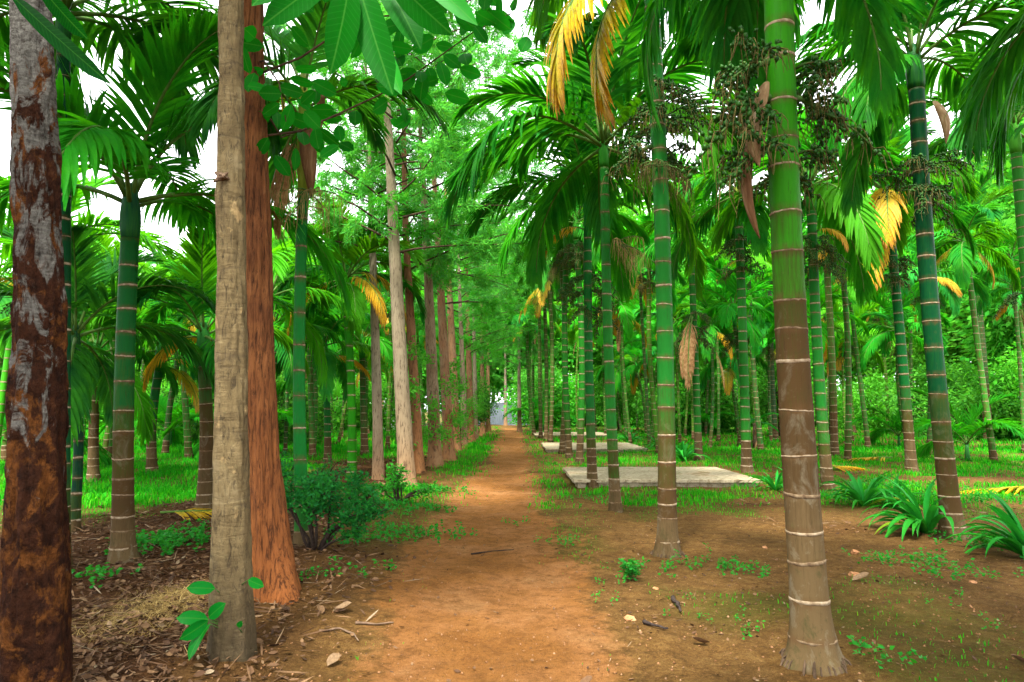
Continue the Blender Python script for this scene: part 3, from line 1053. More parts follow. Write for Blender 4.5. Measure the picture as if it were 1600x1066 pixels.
H_((1425, 738), 1388, 330, 0.105, 1.5, 'palm left of the dark thick one, with hanging orange and yellow fronds', 35, tgreen=(0.003, 0.10, 0.018), bunches=2, bhs=[4.5, 4.9],
   extra=[('O', 0, 215, 0.9, 1.45, 0), ('Y', 1, 225, -0.3, 1.2, 0), ('O', 1, 240, 0.5, 1.4, 0)], nfr=14, fscale=1.22)
H_((1642, 760), 1588, 240, 0.10, 0.6, 'palm at the right edge of view with bright green crown base', 36, fscale=1.22, nfr=14, tgreen=(0.03, 0.22, 0.02), bunches=1, bhs=[3.6], fgreen=(0.008, 0.09, 0.018))
H_((1304, 712), 1290, 390, 0.105, 1.6, 'yellow green palm far behind the nearest thick palm', 37, tgreen=(0.05, 0.2, 0.02), bunches=2)
H_((1545, 690), 1522, 410, 0.16, 2.2, 'palm with a straw coloured flower cluster near the right fence', 38, tgreen=(0.015, 0.14, 0.03), bunches=2)
H_((1212, 690), 1204, 430, 0.12, 0.6, 'slender palm right behind the banana plant', 39, tgreen=(0.01, 0.13, 0.055), bunches=2)
# left of the path
H_((193, 872), 203, 372, 0.090, 1.35, 'palm with brown banded stem and arching crown beside the mottled trunk', 51, tgreen=(0.004, 0.10, 0.016), grey=0.42, spac=0.2, nfr=9, shaft=0.55,
   shaftcol=(0.006, 0.07, 0.035), fgreen=(0.012, 0.21, 0.010), hang=False, fscale=1.12)
H_((115, 828), 118, 560, 0.052, 0.2, 'thin dark palm just right behind the mottled trunk', 52, tgreen=(0.004, 0.035, 0.02), nfr=11, shaft=0.4, fscale=0.85, fgreen=(0.008, 0.085, 0.02), grey=0.1)
H_((96, 885), 99, 70, 0.062, 0.5, 'tall dark palm half hidden behind the mottled trunk', 157, tgreen=(0.003, 0.06, 0.02), nfr=13, fscale=1.2, shaft=0.5, hang=False, fgreen=(0.009, 0.10, 0.016), grey=0.2)
H_((318, 802), 318, 560, 0.088, 1.7, 'short palm with yellow tipped frond left of the grey trunk', 54, tgreen=(0.012, 0.14, 0.03), nfr=11, shaft=0.5, bunches=0, fscale=0.8, extra=[('Y', 0, 190, 0.3, 0.6, 0), ('O', 1, 150, 0.25, 0.55, -30)], grey=0.2)
l4 = H_((473, 858), 474, 300, 0.062, 0.1, 'smooth bright green palm with a torn brown sheath behind the leafy bush', 55, tgreen=(0.006, 0.17, 0.022), nfr=7, fscale=0.8, hang=False, shaft=1.35, grey=0.22, spac=0.27,
        shaftcol=(0.26, 0.30, 0.03), fgreen=(0.012, 0.12, 0.018), extra=[('X', 0, 190, 0.75, 0.85, 0), ('X', 1, 160, 0.7, 0.75, 0), ('Y', 0, 160, 1.3, 0.8, 0)])
ob('dry_sheath', SPATHE[2], l4, (-0.03, -0.07, 4.45), (0, 0.1, R(-70)), scale=1.05)
ob('dry_sheath', SPATHE[2], l4, (0.08, -0.05, 4.75), (0, 0.3, R(-40)), scale=0.6)
ob('flower_bunch', FLOW[1][0], l4, (0.02, -0.06, 3.65), (0, 0, R(-80)), scale=0.8)
H_((550, 748), 541, 470, 0.085, 0.0, 'vivid green smooth palm left of the thin pale trunk', 56, tgreen=(0.02, 0.24, 0.003), nfr=11, shaft=0.6, grey=0.0, spac=0.26, extra=[('O', 0, 10, 0.55, 1.0, 0), ('O', 1, 325, 0.5, 0.95, 0), ('Y', 0, 200, 0.4, 0.95, 0)])
H_((432, 735), 428, 545, 0.105, 0.7, 'palm peeking out right of the reddish trunk', 57, nfr=11, extra=[('O', 0, 200, 0.1, 0.8, 0)])
H_((512, 726), 508, 570, 0.085, 0.4, 'palm between the bright green palm and the vivid one', 58, nfr=11, extra=[('O', 1, 30, 0.2, 0.8, -20)])
H_((238, 742), 248, 580, 0.095, 0.9, 'palm on the lawn just right of the brown banded palm', 59, nfr=11, extra=[('O', 1, 20, 0.2, 0.85, -25), ('Y', 0, 60, 0.1, 0.8, 0)], tgreen=(0.012, 0.15, 0.03))
H_((146, 752), 150, 590, 0.090, 1.6, 'palm on the lawn between the thin dark palm and the banded one', 60, nfr=11, tgreen=(0.02, 0.14, 0.03))
H_((570, 712), 566, 560, 0.10, 0.7, 'palm seen between the vivid palm and the thin pale trunk', 61, nfr=11, extra=[('O', 0, 340, 0.2, 0.9, 0)])

# the rest of the plantation, in rows
ORD = ['first', 'second', 'third', 'fourth', 'fifth', 'sixth', 'seventh', 'eighth', 'ninth', 'tenth', 'eleventh', 'twelfth', 'thirteenth', 'fourteenth', 'fifteenth', 'sixteenth', 'seventeenth', 'eighteenth', 'nineteenth', 'twentieth', 'twenty-first', 'twenty-second']
OFF = {('right', 'first'): 10, ('right', 'second'): 4, ('right', 'third'): 3, ('left', 'second'): 3, ('left', 'third'): 2}
rows = [('right', 'first', 1.5, 37, 50), ('right', 'second', 4.9, 21.5, 50), ('right', 'third', 8.7, 18.3, 50), ('right', 'fourth', 12.5, 17.5, 48), ('right', 'fifth', 16.2, 22, 46),
        ('right', 'sixth', 20.2, 27, 46), ('left', 'second', -4.3, 12.2, 44), ('left', 'third', -7.3, 10.2, 42), ('left', 'fourth', -10.4, 14, 42), ('left', 'fifth', -13.7, 18.5, 40), ('left', 'sixth', -17.3, 24, 40),
        ('right', 'second short', 6.8, 20, 44), ('right', 'third short', 10.6, 19.5, 44), ('right', 'fourth short', 14.4, 24, 44), ('left', 'second short', -5.8, 14.5, 40), ('left', 'third short', -8.9, 16, 40), ('left', 'fourth short', -12, 20, 40)]
sd = 200
for side, rn, X, y0, y1 in rows:
    y, k = y0, OFF.get((side, rn), 0)
    while y < y1:
        sd += 1
        r = random.Random(sd)
        x_, y_ = X + r.uniform(-0.35, 0.35), y + r.uniform(-0.5, 0.5)
        y += 2.9 if abs(X) < 10 else 3.5
        if any(math.hypot(x_ - a, y_ - b) < 1.5 for a, b in taken):
            continue
        if abs(x_) / y_ > 0.86:
            continue
        hh = r.uniform(4.6, 6.0) + 0.06 * (y_ - 18) if side == 'right' else r.uniform(2.5, 4.0) + 0.09 * max(0, y_ - 12)
        far = y_ > 30
        if 'short' in rn:
            lab = '%s low palm from the front between the %s and next row, %s side' % (ORD[k], rn.split()[0], side)
        else:
            lab = '%s slim palm counted from the front in the %s row on the %s' % (ORD[k], rn, side)
        k += 1
        ex = []
        if r.random() < 0.8:
            ex.append((r.choice('YOO'), r.randrange(2), r.uniform(0, 360), r.uniform(-0.2, 0.4), r.uniform(0.6, 0.95), r.uniform(-20, 0)))
        if r.random() < 0.35:
            ex.append((r.choice('YO'), r.randrange(2), r.uniform(0, 360), r.uniform(-0.3, 0.3), r.uniform(0.7, 1.0), r.uniform(-10, 20)))
        if r.random() < 0.25:
            ex.append(('X', r.randrange(2), r.uniform(0, 360), r.uniform(-0.5, 0.2), r.uniform(0.7, 0.95), 0))
        if 'short' in rn:
            hh = r.uniform(3.0, 4.8)
            y += 1.2
        br = 1.0 if r.random() > 0.12 else 1.35
        areca((x_, y_), (x_ + r.uniform(-0.42, 0.42), y_ + r.uniform(-0.3, 0.3), hh), r.uniform(0.055, 0.088), r.uniform(-0.9, 0.5), lab,
              'areca palms of the plantation', sd,
              bunches=r.choice((0, 1, 2)) if side == 'right' else r.choice((0, 0, 1)), nfr=12 if side == 'right' else 11, extra=ex, grey=r.uniform(0.15, 0.5), tgreen=tuple(1.45 * np.array(r.choice([(0.008, 0.17, 0.016), (0.012, 0.19, 0.012), (0.004, 0.12, 0.018), (0.03, 0.21, 0.006)])) * br),
              fgreen=None if r.random() < 0.3 else tuple(np.array(r.choice(GREENS)) * (1.9 if y_ > 18 else 1.4)), fscale=r.uniform(0.9, 1.1), shaft=r.uniform(0.5, 0.8))  # farther fronds painted lighter to make up for weak light among the rows
        taken.append((x_, y_))

# palms added beside the camera to shade the near sides; two hang into view
for i, (x_, y_, hh, lab) in enumerate([(4.9, 4.4, 4.3, 'palm at the right whose dark fronds hang in at the top right corner'), (-5.3, 3.6, 4.5, 'palm at the left whose dark fronds hang in at the top left corner'),
                                       (1.7, 0.7, 4.4, 'unseen palm added for shade right beside the viewpoint, before the nearest thick palm'), (-4.2, 0.6, 4.2, 'unseen palm added for shade left beside the viewpoint'), (5.0, 1.0, 4.4, 'unseen palm added for shade far right beside the viewpoint')]):
    areca((x_, y_), (x_ + 0.1, y_, hh), 0.085, 1.0, lab, 'areca palms of the plantation', 900 + i, fgreen=(0.004, 0.13, 0.010), nfr=14, fscale=1.22)

# young palms without a stem yet
def young(px, py, label, seed, sc, n=7, col=(0.02, 0.17, 0.02)):
    x, y = gp(px, py)
    r = random.Random(seed)
    root = empty('young_palm', (x, y, ghs(x, y)), label, 'palm tree', 'young palms')
    mb = MB()
    v, f = tube([(0, 0, -0.05), (0, 0, 0.2 * sc), (0.01, 0, 0.55 * sc)], [0.07 * sc, 0.06 * sc, 0.03 * sc], 10)
    mb.add(v, f)
    ob('stem', mb.mesh('stem', [M['shaft']]), root, color=(0.02, 0.12, 0.03))
    for i in range(n):
        az = i * 2.4 + r.uniform(-.3, .3)
        ob('frond', FR[('A', 'B', 'B', 'C')[min(3, i * 4 // n)], r.randrange(3)], root, (0, 0, 0.45 * sc), (0, r.uniform(-.1, .1), az), tuple(np.array(col) * np.array((0.6, 1.4, 0.6)) * r.uniform(0.8, 1.3)), sc * r.uniform(0.85, 1.1))
    taken.append((x, y))


young(1512, 722, 'young palm with wide green fronds right behind the dark thick palm', 1, 0.95)
young(1405, 700, 'young palm left behind the dark thick palm', 2, 0.9)
young(850, 674, 'low young palm by the far right edge of the path', 3, 1.3)
young(1105, 680, 'young palm behind the slabs among the slim stems', 4, 1.0)
young(30, 735, 'young palm on the lawn left behind the mottled trunk', 5, 1.25, 9, (0.015, 0.14, 0.02))
young(265, 700, 'young palm on the lawn right of the banded palm', 6, 1.2, 8, (0.03, 0.22, 0.02))
young(395, 712, 'young palm half hidden between the grey and reddish trunks', 7, 1.2, 8, (0.03, 0.22, 0.02))

# ------------------------------------------------------------------ broadleaf trees of the path edge
def bark_trunk(px_pts, Y, radii, H, mat, n=56, dz=0.025, disp=0.012, fz=1.2, fa=2.2, flare=0.5, ribs=5, seed=0, color=None, root=None, zt_extra=None):
    """px_pts: photo pixels along the trunk axis; returns the trunk mesh in coordinates local to its base"""
    P = np.array([at(x, y, Y) for x, y in px_pts])
    P = P[np.argsort(P[:, 2])]
    bx, by = P[0][0], P[0][1]
    bz = ghs(bx, by)
    zs = np.arange(-0.12, H, dz)
    loc = P - np.array([bx, by, bz])
    ax = np.interp(zs, loc[:, 2], loc[:, 0])
    last = (loc[-1, 0] - loc[-2, 0]) / (loc[-1, 2] - loc[-2, 2])
    ax = np.where(zs > loc[-1, 2], loc[-1, 0] + (zs - loc[-1, 2]) * last * 0.6, ax)
    kk = 25
    pad = np.concatenate([np.full(kk, ax[0]), ax, np.full(kk, ax[-1])])
    ax = np.convolve(pad, np.ones(2 * kk + 1) / (2 * kk + 1), 'valid')
    rz = np.interp(zs, [q[0] for q in radii], [q[1] for q in radii])
    th = np.linspace(0, 2 * math.pi, n, endpoint=False)
    TH, ZZ = np.meshgrid(th, zs)
    RR = np.repeat(rz[:, None], n, 1)
    nz = fbm(np.cos(TH) * fa + seed, np.sin(TH) * fa, ZZ * fz, 5)
    fine = fbm(np.cos(TH) * fa * 3.5 + seed, np.sin(TH) * fa * 3.5, ZZ * fz * 2.0, 4)
    fl = np.exp(-np.maximum(ZZ, -0.1) / 0.22)
    RR = RR + disp * (nz + 0.6 * fine) + rz[:, None] * flare * fl * (0.55 + 0.45 * np.sin(ribs * TH + seed * 1.7)) 
    X = ax[:, None] + np.cos(TH) * RR
    Yv = np.sin(TH) * RR
    Vv = np.stack([X, Yv, ZZ], -1).reshape(-1, 3)
    m = len(zs)
    ii = np.arange(m * n).reshape(m, n)
    F = np.stack([ii[:-1], np.roll(ii, -1, 1)[:-1], np.roll(ii, -1, 1)[1:], ii[1:]], -1).reshape(-1, 4)
    hh = np.repeat(np.clip(zs / 4.0, 0, 1), n)
    return (bx, by, bz), bigmesh('trunk', Vv, F, mat, dict(h=hh), True), lambda z: np.array([np.interp(z, zs, ax), 0, z])


def leaf_shape(L, W, curl=0.15, fold=0.12, seed=0, n=7, tipy=1.0, belly=0.45):
    """a single broad leaf along +X with midrib fold and droop"""
    r = random.Random(seed)
    vs, fs = [], []
    ph = r.uniform(0, 6)
    for i in range(n):
        t = i / (n - 1)
        w = W * 0.5 * (math.sin(math.pi * t ** belly / 1.0) if False else (t ** 0.6 * (1 - t) ** 0.55) / (0.5 ** 1.15)) * tipy
        w = max(w, 0.002)
        x, z = L * t, -curl * L * t * t
        for s in (-1, -0.5, 0, 0.5, 1):
            vs.append((x, s * w, z + fold * w * abs(s) + 0.03 * W * math.sin(8 * t + ph + s) * abs(s)))
    for i in range(n - 1):
        for j in range(4):
            a = i * 5 + j
            fs.append((a, a + 1, a + 6, a + 5))
    return np.array(vs), fs


def leaf_mesh(name, mat, L, W, curl, fold, seed, **k):
    mb = MB()
    v, f = leaf_shape(L, W, curl, fold, seed, **k)
    mb.add(v, f, 0, v=random.Random(seed).random() * 0.7)
    return mb.mesh(name, [mat])


def scatter_leaves(centers, dirs, L, W, seed, vjit=1.0, tri=False):
    """many small diamond leaves as one mesh's arrays: centers, dirs (k,3)"""
    g = np.random.default_rng(seed)
    k = len(centers)
    d = dirs / (np.linalg.norm(dirs, axis=1)[:, None] + 1e-9)
    q = g.normal(size=(k, 3))
    q[:, 2] += 0.0
    w = np.cross(d, q)
    w /= np.linalg.norm(w, axis=1)[:, None] + 1e-9
    l = (np.asarray(L) * g.uniform(0.7, 1.3, k))[:, None]
    ww = (np.asarray(W) * g.uniform(0.7, 1.3, k))[:, None] * 0.5
    nrm = np.cross(w, d)
    a = centers
    b = centers + d * l * 0.45 + w * ww + nrm * ww * 0.3
    c = centers + d * l - nrm * l * 0.08
    e = centers + d * l * 0.45 - w * ww + nrm * ww * 0.3
    Vv = np.stack([a, b, c, e], 1).reshape(-1, 3)
    F = np.arange(4 * k).reshape(k, 4)
    vv = np.repeat(np.clip(g.beta(1.6, 2.6, k) * vjit, 0, 1), 4)
    return Vv, F, vv


def feather_crown(seed, z0, z1, rad, nbr=22, nleaf=420, L=0.10, W=0.014, up=0.25):
    """branches and fine feathery foliage (one mesh each) round a trunk standing at the origin"""
    r = random.Random(seed)
    g = np.random.default_rng(seed)
    br = MB()
    C, D = [], []
    for i in range(nbr):
        t = i / (nbr - 1)
        z = z0 + (z1 - z0) * t
        az = i * 2.4 + r.uniform(-.5, .5)
        ln = rad * (0.55 + 0.6 * math.sin(math.pi * (0.25 + 0.7 * t))) * r.uniform(0.7, 1.15)
        pts = [np.array([0, 0, z])]
        d = np.array([math.cos(az), math.sin(az), up + r.uniform(-.1, .3)])
        for s in range(7):
            d = d + np.array([r.uniform(-.18, .18), r.uniform(-.18, .18), r.uniform(-.16, .08)])
            d /= np.linalg.norm(d)
            pts.append(pts[-1] + d * ln / 7)
        v, f = tube(pts, np.linspace(0.022, 0.004, 8) * (1.1 - 0.5 * t), 5)
        br.add(v, f)
        P = np.array(pts)
        for tw in range(12):
            q = r.uniform(1.6, 7)
            a = min(int(q), 6)
            s0 = P[a] * (1 - (q - a)) + P[min(a + 1, 7)] * (q - a)
            td = g.normal(size=3)
            td[2] = td[2] * 0.6 - 0.1
            td /= np.linalg.norm(td)
            tl = r.uniform(0.25, 0.6)
            e = s0 + td * tl + np.array([0, 0, -0.08])
            v, f = tube([s0, (s0 + e) / 2 + np.array([0, 0, 0.03]), e], [0.004, 0.003, 0.0015], 3, cap=False)
            br.add(v, f)
            m = nleaf // 12
            u = g.random(m) ** 0.8
            cc = s0 + (e - s0) * u[:, None] + g.normal(size=(m, 3)) * 0.035
            dd = td * 0.9 + g.normal(size=(m, 3)) * 0.75 + np.array([0, 0, -0.25])
            C.append(cc)
            D.append(dd)
    Vv, F, vv = scatter_leaves(np.concatenate(C), np.concatenate(D), L, W, seed)
    return br.mesh('branches', [M['twig']]), bigmesh('crown', Vv, F, M['crown'], dict(v=vv))


FE = [feather_crown(300 + i, 3.4 + 0.3 * i, 11.5, 3.0, 40, 1000, 0.12, 0.020) for i in range(3)]
FE_S = [feather_crown(320 + i, 4.2 + 0.3 * i, 11.5, 2.7, 36, 900, 0.13, 0.022) for i in range(2)]
FE_HI = feather_crown(310, 5.6, 9.5, 1.9, 20, 360, 0.18, 0.05)
BROADC = feather_crown(311, 5.0, 8.8, 1.8, 16, 260, 0.22, 0.10)

# nearest mottled trunk
b, me, axm = bark_trunk([(50, 1120), (54, 900), (62, 600), (58, 300), (48, 0)], 3.35, [(-0.2, 0.158), (0.5, 0.142), (1.2, 0.120), (2.2, 0.100), (4, 0.085), (9, 0.05)], 8.6, M['bark_mottled'], 64, 0.02, 0.020, 2.2, 2.0, 0.25, 4, 1)
t1 = empty('broadleaf_tree', b, 'dark mottled tree trunk with white and orange bark patches at far left', 'tree', 'broadleaf trees along the left path edge')
ob('trunk', me, t1)
ob('branches', FE_HI[0], t1)
ob('crown', FE_HI[1], t1, color=(0.02, 0.14, 0.02))
# long dark blades hanging in at the top left, from this tree's low twig
BIGL = [leaf_mesh('leaf', M['bigleaf'], 0.30, 0.105, 0.18, 0.16, 40 + i) for i in range(3)]
BLADE = leaf_mesh('leaf', M['bigleaf'], 0.42, 0.10, 0.10, 0.2, 47)


def twig_obj(pts, r0, parent, off, name='branch', mat='twig', n=6):
    mb = MB()
    P = np.array(pts) - np.array(off)
    v, f = tube(P, np.linspace(r0, r0 * 0.35, len(P)), n)
    mb.add(v, f)
    return ob(name, mb.mesh(name, [M[mat]]), parent)


def aim(o, d, roll=0.0):
    """turn a leaf modelled along +X towards d"""
    d = Vector(d).normalized()
    q = d.to_track_quat('X', 'Z')
    o.rotation_euler = (q.to_matrix() @ Matrix.Rotation(roll, 3, 'X')).to_euler()


def face(o, d, pos, tilt=0.0):
    """leaf along d, its flat side turned to the camera"""
    X = Vector(d).normalized()
    Z = (Vector((0, 0, CAM_H)) - Vector(pos)).normalized()
    Z = (Z - X * Z.dot(X)).normalized()
    Yv = Z.cross(X)
    m = Matrix((X, Yv, Z)).transposed() @ Matrix.Rotation(tilt, 3, 'X')
    o.rotation_euler = m.to_euler()


q0 = at(40, -60, 3.3)
q1 = at(15, -25, 2.6)
br = twig_obj([q0, (q0 + q1) / 2 + Vector((0, 0, .05)), q1], 0.012, t1, b)
for (x0, y0), (x1, y1), dd in [((15, -10), (160, 130), (2.55, 2.5)), ((60, -25), (128, 62), (2.6, 2.7))]:
    a, e = at(x0, y0, dd[0]), at(x1, y1, dd[1])
    o = ob('leaf', BLADE, br, a - Vector(b), color=(0.001, 0.035, 0.006))
    face(o, e - a, a, R(35))
    o.scale = ((e - a).length / 0.42, 0.8, 0.8)

# grey trunk
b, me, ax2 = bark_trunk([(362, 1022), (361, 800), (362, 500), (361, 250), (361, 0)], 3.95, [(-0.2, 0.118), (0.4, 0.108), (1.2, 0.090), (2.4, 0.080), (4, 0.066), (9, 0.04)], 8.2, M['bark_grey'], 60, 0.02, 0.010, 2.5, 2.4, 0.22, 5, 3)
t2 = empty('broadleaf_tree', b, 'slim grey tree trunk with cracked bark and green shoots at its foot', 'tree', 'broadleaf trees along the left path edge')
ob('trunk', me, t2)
ob('branches', BROADC[0], t2)
ob('crown', BROADC[1], t2, color=(0.02, 0.16, 0.02))
B2 = Vector(b)
# knot on the trunk
mb = MB()
kr = random.Random(4)
for i in range(14):
    d = Vector((kr.uniform(-1, 1), kr.uniform(-1, 0.2), kr.uniform(-1, 1))).normalized()
    v, f = tube([(0, 0, 0), d * 0.025, d * kr.uniform(0.035, 0.06) + Vector((0, 0, -0.01))], [0.018, 0.014, 0.004], 5)
    mb.add(v, f)
ob('knot', mb.mesh('knot', [M['drystick']]), t2, at(347, 278, 3.86) - B2)
# overhanging leaves near the top edge
hub = at(560, -45, 2.35)
trk = at(368, -160, 3.9)
bb = twig_obj([trk, trk.lerp(hub, 0.5) + Vector((0, 0, 0.10)), hub, at(640, -60, 2.4), at(720, -40, 2.6)], 0.016, t2, b)
for i, ((x0, y0), (x1, y1), dd, w) in enumerate([((548, -40), (528, 102), 2.25, 1.0), ((556, -40), (603, 132), 2.3, 1.0), ((600, -50), (690, 52), 2.4, 1.0), ((590, -50), (656, 58), 2.5, 1.0),
                                        ((520, -40), (415, 30), 2.4, 0.9), ((470, -60), (395, -5), 2.6, 0.9), ((640, -55), (742, 28), 2.8, 0.8), ((603, 80), (622, 140), 2.9, 0.55), ((596, 90), (618, 128), 3.0, 0.4)]):
    a, e = at(x0, y0, dd), at(x1, y1, dd - 0.12)
    o = ob('leaf', BIGL[i % 3], bb, a - B2, color=(0.001, 0.085, 0.002) if i < 6 else (0.02, 0.26, 0.02))
    face(o, e - a, a, R((-22, 14, 28)[i % 3]))
    s = (e - a).length / 0.30
    o.scale = (s, w * 1.1, w)
for (x0, y0), (x1, y1), dd in [((398, 930), (412, 912), 3.8)]:
    pass
# shoots at the foot of the grey trunk
sh0 = at(335, 985, 3.80)
for i, ((x0, y0), (x1, y1), s, roll) in enumerate([((325, 968), (280, 962), 1.0, 20), ((325, 970), (300, 990), 1.0, -25), ((328, 975), (302, 1004), 1.25, 65), ((326, 965), (345, 945), 0.9, -20), ((336, 920), (296, 917), 0.9, 10), ((388, 906), (412, 918), 0.7, 10), ((372, 980), (378, 970), 0.4, 0)]):
    a, e = at(x0, y0, 3.78), at(x1, y1, 3.70)
    tw = twig_obj([at(345 if x0 < 360 else 378, y0 + 8, 3.85), a], 0.004, t2, b, 'shoot', 'stalk', 5)
    o = ob('leaf', BIGL[i % 3], tw, a - B2, color=(0.001, 0.15, 0.016))
    face(o, e - a, a, R(roll))
    o.scale = (0.15 * s / 0.30, 0.75 * s, 0.75 * s)

# reddish trunk
b, me, ax3 = bark_trunk([(432, 940), (424, 870), (411, 760), (404, 600), (400, 400), (396, 200), (391, 0)], 5.06, [(-0.2, 0.185), (0.0, 0.165), (0.35, 0.14), (1.0, 0.122), (2.4, 0.112), (4.2, 0.085), (9, 0.05)], 9.0, M['bark_red'], 64, 0.02, 0.014, 1.2, 3.0, 0.55, 3, 6)
t3 = empty('broadleaf_tree', b, 'reddish brown tree trunk with furrowed bark curving at its flared foot', 'tree', 'broadleaf trees along the left path edge')
ob('trunk', me, t3)
ob('branches', FE_HI[0], t3)
ob('crown', FE_HI[1], t3, color=(0.025, 0.17, 0.02))
B3 = Vector(b)
OVAL = [leaf_mesh('leaf', M['bigleaf'], 0.15, 0.085, 0.12, 0.10, 60 + i) for i in range(4)]
lr = random.Random(12)
for pth in [[(394, 120, 5.06), (470, 90, 5.0), (560, 30, 4.8), (690, 15, 4.7), (800, -20, 4.6)],
            [(395, 215, 5.06), (470, 205, 5.2), (590, 150, 5.4), (640, 122, 5.4), (740, 50, 5.2), (800, 20, 5.0)],
            [(394, 100, 5.06), (412, 95, 5.0), (436, 130, 4.9), (447, 190, 4.8)],
            [(394, 140, 5.06), (440, 215, 5.3), (500, 190, 5.5), (560, 170, 5.7)]]:
    pts = [at(*p) for p in pth]
    bo = twig_obj(pts, 0.010, t3, b)
    for k in range(6 * len(pts) if len(pts) > 4 else 5 * len(pts)):
        q = lr.uniform(1.9 if len(pts) > 4 else 1.2, len(pts) - 1.001)
        i = int(q)
        p = pts[i].lerp(pts[i + 1], q - i) + Vector((lr.gauss(0, .13), lr.gauss(0, .25), lr.gauss(0.02, .16)))
        o = ob('leaf', OVAL[lr.randrange(4)], bo, p - B3, color=tuple(np.array((0.006, 0.20, 0.008)) * lr.uniform(0.7, 1.5)))
        face(o, (lr.gauss(0.2, 0.7), lr.gauss(-0.1, 0.4), lr.gauss(-0.7, 0.45)), p, lr.uniform(-0.9, 0.9))
        o.scale = (lr.uniform(0.9, 1.5),) * 3

# the row going away along the path
ROWT = [  # base px, axis points upward, radius, colour, label
    ((637, 764), [(622, 500), (612, 300), (603, 140)], 0.145, (0.30, 0.25, 0.155), 'pale grey leaning trunk, thickest of the pale ones by the path'),
    ((592, 748), [(586, 500), (579, 300), (570, 90)], 0.105, (0.31, 0.27, 0.18), 'thin straight pale trunk left of the thickest pale one'),
    ((655, 742), [(645, 560), (634, 380), (630, 170)], 0.115, (0.27, 0.12, 0.05), 'brown trunk right behind the thickest pale one'),
    ((681, 733), [(674, 560), (668, 400), (655, 180)], 0.150, (0.18, 0.095, 0.05), 'dark brown trunk standing on the path edge beside a red one'),
    ((703, 722), [(694, 560), (686, 400), (676, 250)], 0.145, (0.32, 0.13, 0.055), 'reddish trunk next to the dark brown one'),
    ((714, 706), [(706, 540), (700, 400), (694, 280)], 0.16, (0.33, 0.15, 0.06), 'sixth trunk of the left path row, reddish below'),
    ((727, 697), [(722, 560), (717, 420), (712, 300)], 0.12, (0.20, 0.15, 0.10), 'seventh trunk of the left path row, greyish'),
    ((737, 692), [(732, 560), (729, 420), (726, 320)], 0.15, (0.30, 0.13, 0.06), 'eighth trunk of the left path row, reddish'),
    ((744, 687), [(741, 560), (739, 420), (738, 340)], 0.12, (0.29, 0.24, 0.16), 'ninth trunk of the left path row, pale and thin'),
    ((755, 681), [(753, 560), (752, 420), (751, 360)], 0.14, (0.34, 0.19, 0.09), 'tenth trunk of the left path row, far off'),
    ((763, 676), [(762, 560), (761, 420), (760, 380)], 0.14, (0.34, 0.19, 0.09), 'eleventh trunk of the left path row, far off'),
    ((812, 674), [(811, 600), (811, 540), (811, 500)], 0.135, (0.30, 0.25, 0.17), 'lone pale trunk at the far end right beside the path'),
    ((790, 665), [(790, 620), (789, 560), (789, 500)], 0.15, (0.30, 0.25, 0.17), 'pale thin trunk in front of the metal fence'),
]
for i, (bpx, ups, rad, col, lab) in enumerate(ROWT):
    x, y = gp(*bpx)
    n, dz = (36, 0.05) if y < 20 else (18, 0.12)
    b, me, axf = bark_trunk([bpx] + ups, y, [(-0.2, rad * 1.25), (0.5, rad), (3, rad * 0.82), (6, rad * 0.55), (9.5, rad * 0.2)], 9.2, M['bark_row'], n, dz, 0.010, 1.6, 2.4, 0.30, 4, i + 9)
    t = empty('broadleaf_tree', b, lab, 'tree', 'broadleaf trees along the left path edge')
    ob('trunk', me, t, color=col)
    az = i * 1.7
    bm, cm = FE_S[i % 2] if i < 6 else FE[i % 3]
    tx = axf(5.5)[0]
    ob('branches', bm, t, (tx * 0.8, 0, 0), (0, 0, az))
    ob('crown', cm, t, (tx * 0.8, 0, 0), (0, 0, az), color=tuple(np.array([(0.05, 0.34, 0.05), (0.03, 0.38, 0.02), (0.06, 0.34, 0.09)][i % 3])))
    if 2 <= i <= 8:     # regrowth shoots low on the stem
        C, D = [], []
        g = np.random.default_rng(500 + i)
        mbs = MB()
        for k in range(9):
            zc = g.uniform(0.5, 2.6)
            a = g.uniform(0, 6.28)
            p0 = axf(zc)
            ln = g.uniform(0.35, 0.8)
            d = np.array([math.cos(a), math.sin(a), g.uniform(-0.1, 0.5)])
            e = p0 + d * ln
            v, f = tube([p0, (p0 + e) / 2 + np.array([0, 0, .05]), e], [0.007, 0.005, 0.002], 4, cap=False)
            mbs.add(v, f)
            u = g.uniform(0.3, 1.05, 90)
            C.append(p0 + (e - p0) * u[:, None] + g.normal(size=(90, 3)) * 0.09)
            D.append(g.normal(size=(90, 3)) + np.array([0, 0, -0.3]))
        Vv, F, vv = scatter_leaves(np.concatenate(C), np.concatenate(D), 0.085, 0.042, 600 + i)
        sh = ob('shoots', mbs.mesh('shoots', [M['twig']]), t)
        ob('shoot_leaves', bigmesh('shoot_leaves', Vv, F, M['crown'], dict(v=vv)), sh, color=(0.04, 0.26, 0.02))

